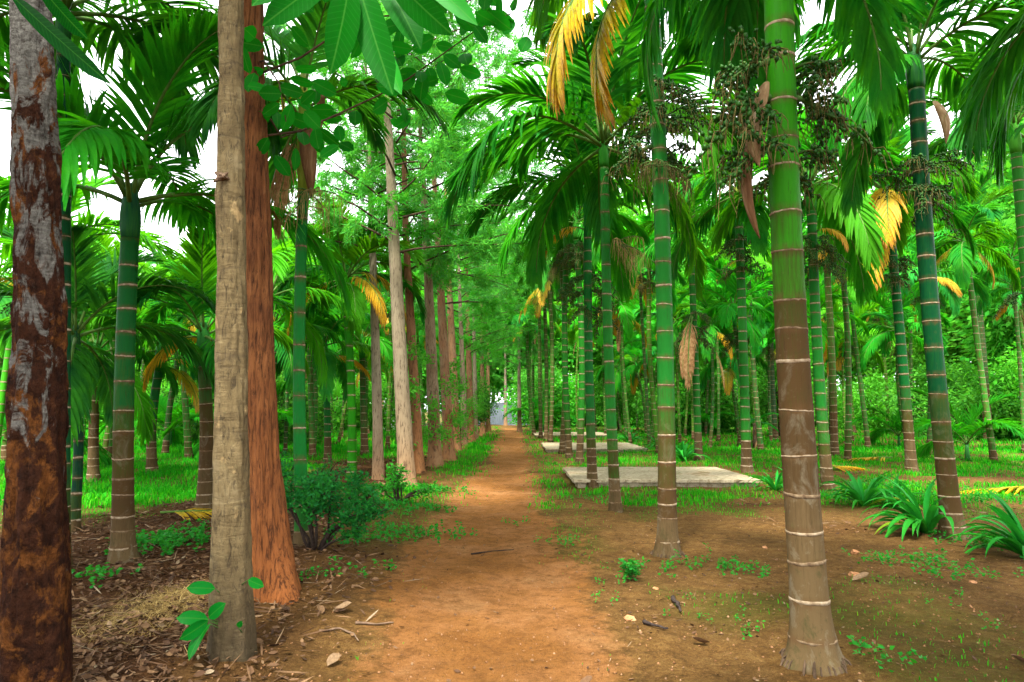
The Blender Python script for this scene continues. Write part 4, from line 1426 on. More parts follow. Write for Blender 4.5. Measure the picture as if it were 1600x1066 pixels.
# ------------------------------------------------------------------ leafy bush by the path
def bush(xy, label, seed, w=0.5, h=0.85, nleaf=2600, col=(0.018, 0.12, 0.02), L=0.045, lean=0.0, group=None, name='leafy_bush', stemr=0.017):
    x, y = xy
    g = np.random.default_rng(seed)
    root = empty(name, (x, y, ghs(x, y)), label, 'bush', group)
    C, D = [], []
    nst = 9
    for i in range(nst):
        a = i * 2.4 + g.uniform(-.4, .4)
        mb = MB()
        r0 = g.uniform(0.02, 0.10) * w * 2
        p = np.array([math.cos(a) * r0, math.sin(a) * r0 * 0.6, -0.04])
        pts = [p]
        d = np.array([math.cos(a) * 0.35 + lean, math.sin(a) * 0.3, 1.0])
        for s in range(6):
            d = d + g.normal(size=3) * 0.22 + np.array([math.cos(a), math.sin(a), 0]) * 0.13
            d /= np.linalg.norm(d)
            pts.append(pts[-1] + d * h * 0.19 * g.uniform(0.8, 1.15))
        v, f = tube(pts, np.linspace(stemr if i else stemr * 2.0, 0.004, 7), 6)
        mb.add(v, f)
        P = np.array(pts)
        for k in range(14):
            q = g.uniform(2.9, 6)
            j = min(int(q), 5)
            s0 = P[j] * (1 - (q - j)) + P[j + 1] * (q - j)
            td = g.normal(size=3)
            td[2] = td[2] * 0.5 + 0.1
            td /= np.linalg.norm(td)
            ln = g.uniform(0.12, 0.34) * w * 1.6
            e = s0 + td * ln
            v, f = tube([s0, e], [0.004, 0.0015], 3, cap=False)
            mb.add(v, f)
            m = max(6, nleaf // (nst * 14))
            u = g.random(m)
            C.append(s0 + (e - s0) * u[:, None] + g.normal(size=(m, 3)) * 0.03)
            D.append(td + g.normal(size=(m, 3)) * 0.8 + np.array([0, 0, 0.15]))
        ob('stem', mb.mesh('stem', [M['darkwood']]), root)
    Vv, F, vv = scatter_leaves(np.concatenate(C), np.concatenate(D), L, L * 0.5, seed)
    ob('foliage', bigmesh('foliage', Vv, F, M['leaf'], dict(v=vv * 0.8)), root, color=col)
    return root


bush(gp(492, 872), 'dark green small-leaved bush on bare dark stems beside the path', 71, 0.32, 0.80, 4200, (0.012, 0.15, 0.035), 0.046)
bush(gp(455, 800), 'loose leafy shrub in front of the smooth bright green palm', 72, 0.36, 0.9, 1100, (0.016, 0.13, 0.035), 0.05)
bush(gp(560, 800), 'low bright shrub between the dark bush and the pale trunks', 73, 0.24, 0.34, 600, (0.02, 0.20, 0.03), 0.055)
bush(gp(622, 790), 'small light green sapling left of the thickest pale trunk', 74, 0.25, 0.5, 500, (0.03, 0.26, 0.02), 0.06)

# ------------------------------------------------------------------ strap leaved lilies
STRAP = []
for s in range(5):
    mb = MB()
    n = 11
    L, Wd = 0.75, 0.062
    e0, e1 = [(80, 20), (70, -35), (60, -60), (50, -50), (35, -45)][s]
    p = np.zeros(3)
    vs = []
    for i in range(n):
        t = i / (n - 1)
        e = R(e0 + (e1 - e0) * t ** 1.5)
        d = np.array([math.cos(e), 0, math.sin(e)])
        if i:
            p = p + d * L / (n - 1)
        w = Wd * 0.5 * (0.75 + 0.5 * math.sin(math.pi * min(1, t * 0.9 + 0.1))) * (1 if t < 0.6 else max(0.03, 1 - ((t - 0.6) / 0.4) ** 1.6))
        nn = np.array([-d[2], 0, d[0]])
        vs += [p + np.array([0, -w, 0]) + nn * w * 0.45, p, p + np.array([0, w, 0]) + nn * w * 0.45]
    fs = []
    for i in range(n - 1):
        a = i * 3
        fs += [(a, a + 1, a + 4, a + 3), (a + 1, a + 2, a + 5, a + 4)]
    mb.add(vs, fs, 0, v=0.15 + 0.12 * s)
    STRAP.append(mb.mesh('leaf', [M['strap']]))


def lily(px, py, label, seed, sc=1.0, n=26, bias=None):
    x, y = gp(px, py)
    r = random.Random(seed)
    root = empty('strap_lily', (x, y, ghs(x, y)), label, 'plant', 'strap-leaved lilies')
    for i in range(n):
        t = i / n
        az = i * 2.4 + r.uniform(-.4, .4)
        if bias is not None and r.random() < 0.6:
            az = R(bias) + r.gauss(0, 0.7)
        k = min(4, int(t * 5))
        o = ob('leaf', STRAP[k], root, (math.cos(az) * 0.05 * sc, math.sin(az) * 0.05 * sc, 0), (r.uniform(-.25, .25), r.uniform(-.12, .12), az),
           tuple(np.array((0.010, 0.19, 0.022)) * r.uniform(0.75, 1.4)), sc * r.uniform(0.75, 1.12))
        if i == n - 1:
            o.color = (0.38, 0.33, 0.02, 1)
    return root


lily(1350, 792, 'bushy strap-leaved lily left of its leaning neighbour, by the nearest palm', 1, 1.0, 32)
lily(1448, 832, 'strap-leaved lily leaning left at the foot of the dark thick palm', 2, 1.02, 34, 175)
lily(1612, 866, 'strap-leaved lily at the right edge of view', 3, 1.02, 28, 160)
lily(1212, 768, 'small strap-leaved lily right of the largest slab', 4, 0.75, 20)
lily(1240, 760, 'strap-leaved lily half hidden by the nearest thick palm', 5, 0.7, 18)
lily(1068, 722, 'tall strap-leaved lily clump behind the largest slab', 6, 1.1, 30)
lily(1032, 708, 'strap-leaved lily clump between the first two slabs', 7, 1.1, 30)
lily(985, 693, 'strap-leaved lily clump beyond the second slab', 8, 1.2, 28)
lily(1400, 790, 'small strap-leaved lily tucked behind its two big neighbours', 9, 0.7, 18)

# ------------------------------------------------------------------ banana plant
def banana(px, py, label, seed, h=1.0):
    x, y = gp(px, py)
    r = random.Random(seed)
    root = empty('banana_plant', (x, y, ghs(x, y)), label, 'plant')
    mb = MB()
    v, f = tube([(0, 0, -.05), (0.01, 0, h * 0.5), (0.0, 0.01, h)], [0.10, 0.075, 0.05], 12)
    mb.add(v, f, 0, v=0.5)
    ob('stem', mb.mesh('stem', [M['drystick']]), root)
    for i in range(6):
        lm_ = MB()
        n = 15
        L, W = r.uniform(1.0, 1.4), 0.36
        e0, e1 = [(80, 30), (65, -25), (55, -50), (45, -55), (30, -60), (60, -40)][i]
        p, vs = np.zeros(3), []
        for k in range(n):
            t = k / (n - 1)
            e = R(e0 + (e1 - e0) * t)
            d = np.array([math.cos(e), 0, math.sin(e)])
            if k:
                p = p + d * L / (n - 1)
            w = 0.012 if t < 0.15 else W * 0.5 * math.sin(math.pi * min(1, (t - 0.12) / 0.88)) ** 0.6 * r.uniform(0.8, 1.05)
            nn = np.array([-d[2], 0, d[0]])
            vs += [p + np.array([0, -w, 0]) - nn * w * 0.3, p, p + np.array([0, w, 0]) - nn * w * 0.3]
        fs = []
        for k in range(n - 1):
            a = k * 3
            if r.random() > 0.12:
                fs.append((a, a + 1, a + 4, a + 3))
            if r.random() > 0.12:
                fs.append((a + 1, a + 2, a + 5, a + 4))
        lm_.add(vs, fs, 0, v=r.random())
        o = ob('leaf', lm_.mesh('leaf', [M['bigleaf']]), root, (0, 0, h * 0.95), (0, 0, i * 2.4 + seed), (0.02, 0.23, 0.04))
    for i in range(2):
        ob('dry_leaf', SPATHE[2], root, (0.09, -0.05, h * (1.0 - 0.2 * i)), (0, 0.4, R(-30 + 80 * i)), scale=1.0)


banana(1180, 700, 'banana plant with broad torn leaves behind the largest slab', 3, 0.9)

# ------------------------------------------------------------------ concrete slabs
def slab(x0, x1, y0, y1, h, label, seed):
    g = np.random.default_rng(seed)
    z0 = ghs((x0 + x1) / 2, (y0 + y1) / 2)
    root = empty('concrete_slab', ((x0 + x1) / 2, (y0 + y1) / 2, z0), label, 'slab', 'concrete slabs beside the path')

    def block(name, ax0, ax1, ay0, ay1, az0, az1, mat, nx, ny, jit):
        xs_, ys_ = np.linspace(ax0, ax1, nx), np.linspace(ay0, ay1, ny)
        Xg, Yg = np.meshgrid(xs_, ys_)
        ex = np.minimum(np.minimum(Xg - ax0, ax1 - Xg), np.minimum(Yg - ay0, ay1 - Yg))
        edge = ex < 1e-6
        jx = np.where(edge, fbm(Xg * 3 + seed, Yg * 3, 1, 3) * jit, 0)
        Zg = az1 + fbm(Xg * 1.2, Yg * 1.2, seed, 3) * 0.006 - np.where(edge, 0.012 + 0.01 * np.abs(fbm(Xg * 8, Yg * 8, 2, 2)), 0)
        cxm, cym = (ax0 + ax1) / 2, (ay0 + ay1) / 2
        Xt, Yt = Xg + jx * np.sign(Xg - cxm), Yg + jx * np.sign(Yg - cym)
        top = np.stack([Xt, Yt, Zg], -1).reshape(-1, 3)
        ii = np.arange(nx * ny).reshape(ny, nx)
        F = [tuple(q) for q in np.stack([ii[:-1, :-1], ii[:-1, 1:], ii[1:, 1:], ii[1:, :-1]], -1).reshape(-1, 4)]
        loop = list(ii[0]) + list(ii[1:, -1]) + list(ii[-1, :-1][::-1]) + list(ii[1:-1, 0][::-1])
        low = top[loop].copy()
        low[:, 2] = az0
        low[:, :2] += g.normal(size=(len(loop), 2)) * 0.008
        k0 = len(top)
        m = len(loop)
        for j in range(m):
            j2 = (j + 1) % m
            F.append((loop[j2], loop[j], k0 + j, k0 + j2))
        mb = MB()
        mb.add(np.concatenate([top, low]), F)
        return ob(name, mb.mesh(name, [mat], False), root)

    hx, hy = (x1 - x0) / 2, (y1 - y0) / 2
    block('footing', -hx + 0.07, hx - 0.07, -hy + 0.07, hy - 0.07, -0.25, h - 0.055, M['concrete'], 24, 20, 0.03)
    block('top_slab', -hx, hx, -hy, hy, h - 0.06, h, M['concrete'], 60, 50, 0.02)


slab(1.10, 4.45, 12.35, 15.0, 0.13, 'nearest and largest weathered concrete slab right of the path', 1)
slab(1.10, 4.4, 22.2, 26.0, 0.15, 'middle one of the three concrete slabs right of the path', 2)
slab(1.15, 5.0, 34.5, 38.5, 0.16, 'farthest of the three concrete slabs right of the path', 3)

# ------------------------------------------------------------------ fences, wall, backdrop trees
def sheet_fence(p0, p1, h, label, npan):
    p0, p1 = np.array(p0, float), np.array(p1, float)
    d = p1 - p0
    L = np.linalg.norm(d)
    ang = math.atan2(d[1], d[0])
    root = empty('metal_fence', (p0[0], p0[1], -0.05), label, 'fence', None)
    root.rotation_euler = (0, 0, ang)
    w = L / npan
    nc = 24
    xs_ = np.linspace(0, w * 0.995, nc * 2)
    vs, fs = [], []
    for i, x in enumerate(xs_):
        yy = 0.018 * (1 if (i // 2) % 2 else -1)
        vs += [(x, yy, 0), (x, yy, h)]
    for i in range(len(xs_) - 1):
        fs.append((2 * i, 2 * i + 2, 2 * i + 3, 2 * i + 1))
    mb = MB()
    mb.add(vs, fs)
    me = mb.mesh('panel', [M['metal']], False)
    mp = MB()
    v, f = tube([(0, 0.05, 0), (0, 0.05, h + 0.05)], [0.03, 0.03], 6)
    mp.add(v, f)
    mpost = mp.mesh('post', [M['metal']])
    for i in range(npan):
        ob('panel', me, root, (i * w, 0, random.uniform(-.03, .03)))
        ob('post', mpost, root, (i * w, 0, 0))


sheet_fence((-5.0, 61), (24, 60), 2.05, 'corrugated grey metal fence closing the far end of the path', 15)
sheet_fence((24.5, 60), (27.5, 22), 2.1, 'corrugated grey metal fence behind the palms at far right', 19)

wroot = empty('boundary_wall', (-30, 47, -0.1), 'whitewashed boundary wall with pink pillars behind the left palms', 'wall')
def boxm(name, x0, x1, y0, y1, z0, z1, mat, bev=0.02):
    mb = MB()
    vs = [(x, y, z) for z in (z0, z1 - bev) for x, y in ((x0, y0), (x1, y0), (x1, y1), (x0, y1))] + [(x, y, z1) for x, y in ((x0 + bev, y0 + bev), (x1 - bev, y0 + bev), (x1 - bev, y1 - bev), (x0 + bev, y1 - bev))]
    fs = [(0, 1, 5, 4), (1, 2, 6, 5), (2, 3, 7, 6), (3, 0, 4, 7), (4, 5, 9, 8), (5, 6, 10, 9), (6, 7, 11, 10), (7, 4, 8, 11), (8, 9, 10, 11)]
    mb.add(vs, fs)
    return mb.mesh(name, [mat], False)


wp_ = boxm('wall_panel', 0, 2.6, -0.1, 0.1, 0, 2.1, M['whitewash'])
pil = boxm('pillar', -0.2, 0.2, -0.2, 0.2, 0, 2.35, M['pinkwash'])
for i in range(8):
    ob('wall_panel', wp_, wroot, (0.2 + i * 3.0, 0, 0))
    ob('pillar', pil, wroot, (i * 3.0, 0, 0))


def bushy(seed, nl, rx, rz, L, zc):
    g = np.random.default_rng(seed)
    cl = 46
    C, D = [], []
    br = MB()
    for i in range(cl):
        u = g.normal(size=3)
        u /= np.linalg.norm(u)
        rr = g.uniform(0.45, 1.0) ** 0.6
        c = np.array([u[0] * rx * rr, u[1] * rx * rr, zc + u[2] * rz * rr])
        m = nl // cl
        q = g.normal(size=(m, 3)) * np.array([0.36, 0.36, 0.26]) * rx * 0.55
        C.append(c + q)
        D.append(q + g.normal(size=(m, 3)) * 0.3 + np.array([0, 0, -0.25]))
        if i % 2 == 0:
            v, f = tube([(0, 0, zc - rz * 0.8), (c * 0.5 + np.array([0, 0, (zc - rz * 0.5) * 0.5])), c], [0.05, 0.03, 0.01], 5)
            br.add(v, f)
    v, f = tube([(0, 0, -0.1), (0.05, 0, zc * 0.4), (0, 0, zc)], [0.14, 0.11, 0.07], 9)
    br.add(v, f)
    Vv, F, vv = scatter_leaves(np.concatenate(C), np.concatenate(D), L, L * 0.5, seed)
    return br.mesh('trunk', [M['twig']]), bigmesh('crown', Vv, F, M['crown'], dict(v=vv))


BT = [bushy(800 + i, 9000, 1.9, 1.9, 0.17, 3.0) for i in range(3)]
BTALL = [bushy(810 + i, 26000, 3.6, 6.0, 0.30, 7.5) for i in range(3)]
BLOW = [bushy(820 + i, 9000, 1.5, 1.2, 0.14, 1.1) for i in range(2)]
far_trees = []
r = random.Random(99)
X = -36
k = 0
specs = []
while X < 34:
    specs.append((X + r.uniform(-1, 1), 50 + r.uniform(0, 8) if X < -6 else 64 + r.uniform(0, 6), BTALL, r.uniform(0.9, 1.2) if X < -5 else r.uniform(1.35, 1.7)))
    X += 4.2
for y in range(24, 60, 6):
    specs.append((31.5 + r.uniform(-1, 1.5), y + r.uniform(-1, 1), BTALL, r.uniform(1.25, 1.6)))
    specs.append((-27 + r.uniform(-2, 1.5), y + r.uniform(-1, 1) + 6, BT, r.uniform(0.9, 1.2)))
specs.sort()
CNT = {}
for i, (x, y, src, sc) in enumerate(specs):
    tm, cm = src[i % 3]
    if abs(x) / y > 0.95:
        continue
    side = 'left' if x < -4 else ('right' if x > 6 else 'middle')
    nth = ['first', 'second', 'third', 'fourth', 'fifth', 'sixth', 'seventh', 'eighth', 'ninth', 'tenth', 'eleventh', 'twelfth', 'thirteenth', 'fourteenth', 'fifteenth', 'sixteenth'][CNT.setdefault(side, 0)]
    CNT[side] += 1
    lab = {'left': 'leafy green background tree beyond the plantation on the left', 'right': 'leafy green background tree beyond the fence on the right', 'middle': 'leafy green background tree beyond the fence at the path end'}[side]
    t = empty('background_tree', (x, y, -0.1), nth + ' ' + lab + ', from the left', 'tree', 'background trees on the ' + side if side != 'middle' else 'background trees at the path end')
    ob('trunk', tm, t, (0, 0, 0), (0, 0, i * 1.3), scale=sc)
    ob('crown', cm, t, (0, 0, 0), (0, 0, i * 1.3), (0.03 + 0.03 * (i % 3), 0.30 + 0.05 * (i % 2), 0.02), sc)
r2 = random.Random(55)
for i in range(30):
    if i < 16:
        x, y = 3 + i * 1.45, 56 + r2.uniform(-2, 2)
        lab = ORD[min(i, 13)] if i < 14 else ('fifteenth', 'sixteenth')[i - 14]
        lab = lab + ' leafy shrub from the left along the far metal fence'
    elif i < 22:
        x, y = 25.0 + r2.uniform(-.8, .8), 28 + (i - 16) * 4.6
        lab = ORD[i - 16] + ' leafy shrub from the front along the right metal fence'
    else:
        x, y = -27 + (i - 22) * 2.6, 44 + r2.uniform(-1.5, 1.5)
        lab = ORD[i - 22] + ' leafy shrub from the left before the whitewashed wall'
    t = empty('background_shrub', (x, y, -0.1), lab, 'bush', 'shrubs along the fences and the wall')
    sc = r2.uniform(1.2, 1.9)
    ob('stems', BLOW[i % 2][0], t, (0, 0, 0), (0, 0, i), scale=sc)
    ob('foliage', BLOW[i % 2][1], t, (0, 0, 0), (0, 0, i), (0.012 + 0.03 * r2.random(), 0.20 + 0.16 * r2.random(), 0.012), sc)
for (x, y, src, sc, col, lab) in [
    (-2.2, 33, BT[0], 0.62, (0.012, 0.10, 0.02), 'dark dense tree left of the far path end'),
    (-3.0, 41, BT[1], 0.8, (0.02, 0.15, 0.02), 'green tree left of the far path behind the dark one'),
    (1.9, 54, BT[2], 1.0, (0.03, 0.20, 0.03), 'bright tree right of the far path end before the fence'),
    (-9.5, 27, BLOW[0], 1.3, (0.012, 0.09, 0.015), 'dark low shrub tree on the lawn behind the banded palm'),
    (-13.5, 30, BLOW[1], 1.5, (0.010, 0.085, 0.014), 'dark low shrub tree farther left on the lawn'),
    (-20, 25.5, BLOW[0], 1.7, (0.012, 0.10, 0.014), 'clipped dark hedge bush at far left edge'),
    (14, 36, BT[0], 0.8, (0.03, 0.2, 0.02), 'green tree deep among the right palms'),
    (7, 45, BT[1], 0.9, (0.03, 0.2, 0.02), 'green tree behind the farthest slab'),
    (21, 33, BLOW[1], 1.6, (0.03, 0.2, 0.02), 'low green shrub before the right fence'),
    (10.5, 40, BLOW[0], 1.8, (0.03, 0.2, 0.02), 'low green shrub deep between the right palm rows')]:
    t = empty('background_tree', (x, y, -0.05), lab, 'tree', None)
    ob('trunk', src[0], t, scale=sc)
    ob('crown', src[1], t, color=col, scale=sc)

# ------------------------------------------------------------------ grass, weeds, litter, gravel
def sample(nn, x0, x1, y0, y1, seed, power=1.6):
    g = np.random.default_rng(seed)
    u = g.random(nn) ** power
    y = y0 + (y1 - y0) * u
    x = g.uniform(-1, 1, nn)
    x = (x0 + x1) / 2 + x * (x1 - x0) / 2
    return x, y, g


def grass():
    Vs, vvs = [], []
    for (n, y0, y1, L, W, seed) in [(150000, 3.0, 12, 0.040, 0.0026, 1), (240000, 10, 26, 0.10, 0.007, 2), (110000, 22, 52, 0.17, 0.016, 3)]:
        g = np.random.default_rng(seed)
        y = y0 + (y1 - y0) * g.random(n)
        x = g.uniform(-0.80, 0.80, n) * y
        p, gr, lt, dens = masks(x, y)
        cl = sstep(-0.15, 0.5, fbm(x * 1.6, y * 1.6, 7.7, 3))
        keep = g.random(n) < dens * (0.25 + 0.9 * cl) * (0.35 + 0.65 * sstep(4.5, 9, y))
        for (sx0, sx1, sy0, sy1) in ((1.0, 4.55, 12.25, 15.1), (1.0, 4.5, 22.1, 26.1), (1.05, 5.1, 34.4, 38.6)):
            keep &= ~((x > sx0) & (x < sx1) & (y > sy0) & (y < sy1))
        x, y, dens = x[keep], y[keep], dens[keep]
        k = len(x)
        z = gh(x, y) - 0.004
        a = g.uniform(0, 6.28, k)
        l = L * g.uniform(0.45, 1.4, k) * (0.5 + 0.7 * dens)
        w = W * g.uniform(0.7, 1.3, k)
        bend = g.uniform(0.2, 1.0, k)
        dx, dy = np.cos(a), np.sin(a)
        b0 = np.stack([x - dy * w, y + dx * w, z], 1)
        b1 = np.stack([x + dy * w, y - dx * w, z], 1)
        m0 = np.stack([x + dx * l * bend * .25 - dy * w * .8, y + dy * l * bend * .25 + dx * w * .8, z + l * 0.6], 1)
        m1 = np.stack([x + dx * l * bend * .25 + dy * w * .8, y + dy * l * bend * .25 - dx * w * .8, z + l * 0.6], 1)
        t0 = np.stack([x + dx * l * bend * .8, y + dy * l * bend * .8, z + l * (1.0 - 0.25 * bend)], 1)
        Vs.append(np.stack([b0, b1, m1, m0, t0], 1).reshape(-1, 3))
        nz = fbm(x * 0.7, y * 0.7, 2.2, 3)
        vvs.append(np.repeat(np.clip(g.beta(2, 3.2, k) + 0.25 * nz - 0.06 * (x < -4), 0, 1), 5))
    Vv = np.concatenate(Vs)
    k = len(Vv) // 5
    o = np.arange(k)[:, None] * 5
    F = np.concatenate([o + np.array([[0, 1, 2]]), o + np.array([[0, 2, 3]]), o + np.array([[3, 2, 4]])], 0)
    print('grass blades', k)
    tag(ob('grass', bigmesh('grass', Vv, F, M['grass'], dict(v=np.concatenate(vvs)))), 'bright green grass growing between the palms', 'grass', kind='stuff')


grass()


def weeds():
    """low broad-leaved ground cover in loose patches"""
    g = np.random.default_rng(31)
    C, D, Ls = [], [], []
    patches = [(gp(255, 850), 0.55, 700, 0.05), (gp(300, 840), 0.4, 300, 0.05), (gp(135, 905), 0.35, 160, 0.045), (gp(640, 800), 0.45, 420, 0.045), (gp(670, 835), 0.4, 300, 0.04), (gp(600, 770), 0.5, 420, 0.06),
               (gp(540, 905), 0.18, 60, 0.035), (gp(590, 895), 0.12, 40, 0.035), (gp(500, 920), 0.10, 40, 0.035), (gp(930, 780), 0.5, 180, 0.035), (gp(1100, 880), 0.4, 260, 0.032), (gp(1150, 890), 0.25, 160, 0.03),
               (gp(1430, 880), 0.40, 420, 0.034), (gp(1350, 1020), 0.10, 40, 0.035), (gp(1400, 1035), 0.14, 36, 0.035), (gp(1560, 850), 0.5, 500, 0.04), (gp(1500, 900), 0.3, 160, 0.03), (gp(880, 850), 0.3, 90, 0.03), (gp(820, 820), 0.25, 60, 0.03),
               (gp(1160, 760), 0.5, 260, 0.045), (gp(1300, 780), 0.6, 300, 0.05), (gp(1400, 760), 0.7, 420, 0.05), (gp(1550, 780), 0.9, 500, 0.05), (gp(560, 850), 0.3, 200, 0.04), (gp(620, 840), 0.35, 260, 0.04), (gp(690, 770), 0.4, 300, 0.045),
               (gp(930, 940), 0.2, 40, 0.022), (gp(1100, 960), 0.3, 60, 0.022), (gp(1480, 960), 0.35, 70, 0.022), (gp(1180, 990), 0.2, 40, 0.022), (gp(960, 900), 0.3, 60, 0.022)]
    for (cx, cy_), rr, n, L in patches:
        npl = max(3, n // 9)
        px_ = cx + g.normal(size=npl) * rr * 0.55
        py_ = cy_ + g.normal(size=npl) * rr * 0.55
        for a, b in zip(px_, py_):
            m = 9
            th = g.uniform(0, 6.28, m)
            h = g.uniform(0.01, 0.05 + L, m)
            C.append(np.stack([a + np.cos(th) * 0.012, b + np.sin(th) * 0.012, ghs(a, b) + h], 1))
            D.append(np.stack([np.cos(th), np.sin(th), g.uniform(-0.1, 0.5, m)], 1))
            Ls.append(np.full(m, L))
    Ls = np.concatenate(Ls)
    Vv, F, vv = scatter_leaves(np.concatenate(C), np.concatenate(D), Ls, Ls * 0.62, 77)
    o = ob('ground_cover', bigmesh('ground_cover', Vv, F, M['leaf'], dict(v=vv)), color=(0.022, 0.22, 0.03))
    tag(o, 'low broad-leaved green weeds in patches on the soil', 'weeds', kind='stuff')


weeds()


def litter():
    g = np.random.default_rng(41)
    Vs, vs = [], []
    for (n, L, W, fx, y0, y1, strip) in [(26000, 0.055, 0.026, 0, 3.0, 13, False), (9000, 0.20, 0.010, 0, 3.0, 11, True), (9000, 0.10, 0.05, 0, 10, 30, False), (13000, 0.032, 0.016, 1, 3.0, 16, False), (3500, 0.08, 0.004, 1, 3.0, 14, True)]:
        y = y0 + (y1 - y0) * g.random(n) ** 1.3
        x = g.uniform(-0.85, 0.85, n) * y
        p, gr, lt, dens = masks(x, y)
        if fx == 0:
            keep = g.random(n) < lt * (1 - 0.75 * gr)
        else:
            keep = (x > -1.7) & (g.random(n) < 0.10 + 0.55 * (1 - p) * sstep(0.0, 0.4, fbm(x * 0.9, y * 0.9, 5, 3)))
        keep &= ~((x > 1.0) & (x < 4.55) & (y > 12.25) & (y < 15.1))
        x, y = x[keep], y[keep]
        k = len(x)
        z = gh(x, y) + g.uniform(0.004, 0.035 if fx == 0 else 0.012, k)
        a = g.uniform(0, 6.28, k)
        l, w = L * g.uniform(0.5, 1.4, k), W * g.uniform(0.5, 1.4, k)
        tilt = g.normal(size=k) * 0.22
        d = np.stack([np.cos(a) * np.cos(tilt), np.sin(a) * np.cos(tilt), np.sin(tilt)], 1)
        rl = g.normal(size=k) * 0.5
        s = np.stack([-np.sin(a) * np.cos(rl), np.cos(a) * np.cos(rl), np.sin(rl)], 1)
        c = np.stack([x, y, z], 1)
        cu = (g.uniform(-0.1, 0.35, k) * w)[:, None] * np.array([0, 0, 1.0])
        L_, W_ = l[:, None], w[:, None]
        pts = [c - d * L_ * .5, c - d * L_ * .15 + s * W_ * .5 + cu, c - d * L_ * .15 - s * W_ * .5 + cu, c + d * L_ * .2 + s * W_ * .42 + cu, c + d * L_ * .2 - s * W_ * .42 + cu, c + d * L_ * .5 + cu * 1.5, c - d * L_ * .15, c + d * L_ * .2]
        Vs.append(np.stack(pts, 1).reshape(-1, 3))
        vs.append(np.repeat(np.clip(g.beta(2.0, 2.4, k) + (0.15 if strip else 0), 0, 1), 8))
    Vv = np.concatenate(Vs)
    k = len(Vv) // 8
    o = np.arange(k)[:, None] * 8
    tri = [(0, 6, 1), (0, 2, 6), (1, 6, 7), (1, 7, 3), (6, 2, 4), (6, 4, 7), (3, 7, 5), (7, 4, 5)]
    F = np.concatenate([o + np.array([t]) for t in tri], 0)
    print('litter', k)
    tag(ob('leaf_litter', bigmesh('leaf_litter', Vv, F, M['litter'], dict(v=np.concatenate(vs)))), 'dry brown fallen leaves and leaf strips covering the soil', 'leaf litter', kind='stuff')


litter()


def straw():
    g = np.random.default_rng(43)
    cx, cy_ = gp(262, 950)
    n = 2600
    x, y = cx + g.normal(size=n) * 0.26, cy_ + g.normal(size=n) * 0.34
    z = gh(x, y) + 0.006 + 0.045 * np.exp(-((x - cx) ** 2 + (y - cy_) ** 2) / 0.12) * g.random(n)
    a = g.uniform(0, 3.14, n)
    l, w = g.uniform(0.04, 0.16, n), g.uniform(0.0008, 0.0022, n)
    d = np.stack([np.cos(a), np.sin(a), g.normal(size=n) * 0.15], 1) * l[:, None] * 0.5
    q = np.stack([-np.sin(a), np.cos(a), np.zeros(n)], 1) * w[:, None]
    c = np.stack([x, y, z], 1)
    up = np.array([0, 0, 1.0]) * (l * g.uniform(0, 0.2, n))[:, None]
    Vv = np.stack([c - d - q, c - d + q, c + up + q, c + up - q, c + d + q, c + d - q], 1).reshape(-1, 3)
    o = (np.arange(n) * 6)[:, None]
    F = np.concatenate([o + np.array([[0, 1, 2, 3]]), o + np.array([[3, 2, 4, 5]])], 0)
    k = N('straw')
    col = k.ramp(k.attr('v'), [(0.0, (0.13, 0.075, 0.02)), (0.5, (0.26, 0.17, 0.05)), (1.0, (0.38, 0.28, 0.11))])
    m = k.done(k.bsdf(col, 0.85, 0.05))
    tag(ob('straw', bigmesh('straw', Vv, F, m, dict(v=np.repeat(g.random(n), 6)))), 'heap of yellowish straw on the litter left of the grey trunk', 'straw', kind='stuff')


straw()


def gravel():
    g = np.random.default_rng(51)
    n = 15000
    y = 3.0 + 9 * g.random(n) ** 1.5
    x = g.uniform(-0.6, 0.85, n) * y
    s = 0.0020 + 0.009 * g.random(n) ** 5
    c = np.stack([x, y, gh(x, y) + s * 0.2], 1)
    o6 = np.array([[0, 0, .8], [1, 0, 0], [0, 1, 0], [-1, 0, 0], [0, -1, 0], [0, 0, -.8]])
    f8 = np.array([(0, 1, 2), (0, 2, 3), (0, 3, 4), (0, 4, 1), (5, 2, 1), (5, 3, 2), (5, 4, 3), (5, 1, 4)])
    jit = g.uniform(0.6, 1.4, (n, 6, 1))
    a = g.uniform(0, 6.28, n)
    ca, sa = np.cos(a)[:, None], np.sin(a)[:, None]
    P = o6[None] * jit * s[:, None, None]
    Pr = np.stack([P[..., 0] * ca - P[..., 1] * sa, P[..., 0] * sa + P[..., 1] * ca, P[..., 2]], -1)
    Vv = (Pr + c[:, None, :]).reshape(-1, 3)
    F = (f8[None] + (np.arange(n) * 6)[:, None, None]).reshape(-1, 3)
    tag(ob('gravel', bigmesh('gravel', Vv, F, M['gravel'])), 'small pebbles and crumbs of earth strewn over the path', 'gravel', kind='stuff')


gravel()


# ------------------------------------------------------------------ single things lying about
def rock(px, py, s, label, seed, mat='stone', cat='stone', name='stone', flat=0.6):
    import bmesh
    x, y = gp(px, py)
    bm = bmesh.new()
    bmesh.ops.create_icosphere(bm, subdivisions=3, radius=1.0)
    for v in bm.verts:
        n = float(fbm(np.array([v.co.x * 1.1 + seed * 5]), np.array([v.co.y * 1.1]), np.array([v.co.z * 1.1]), 3)[0])
        v.co *= 1 + 0.42 * n
        v.co = Vector((round(v.co.x * 3.2) / 3.2 * 0.45 + v.co.x * 0.55, v.co.y, v.co.z))
        v.co.z *= flat
        v.co *= s
    me = bpy.data.meshes.new(name)
    bm.to_mesh(me)
    bm.free()
    me.materials.append(M[mat])
    tag(ob(name, me, None, (x, y, ghs(x, y) + s * flat * 0.45), (0, 0, seed)), label, cat)


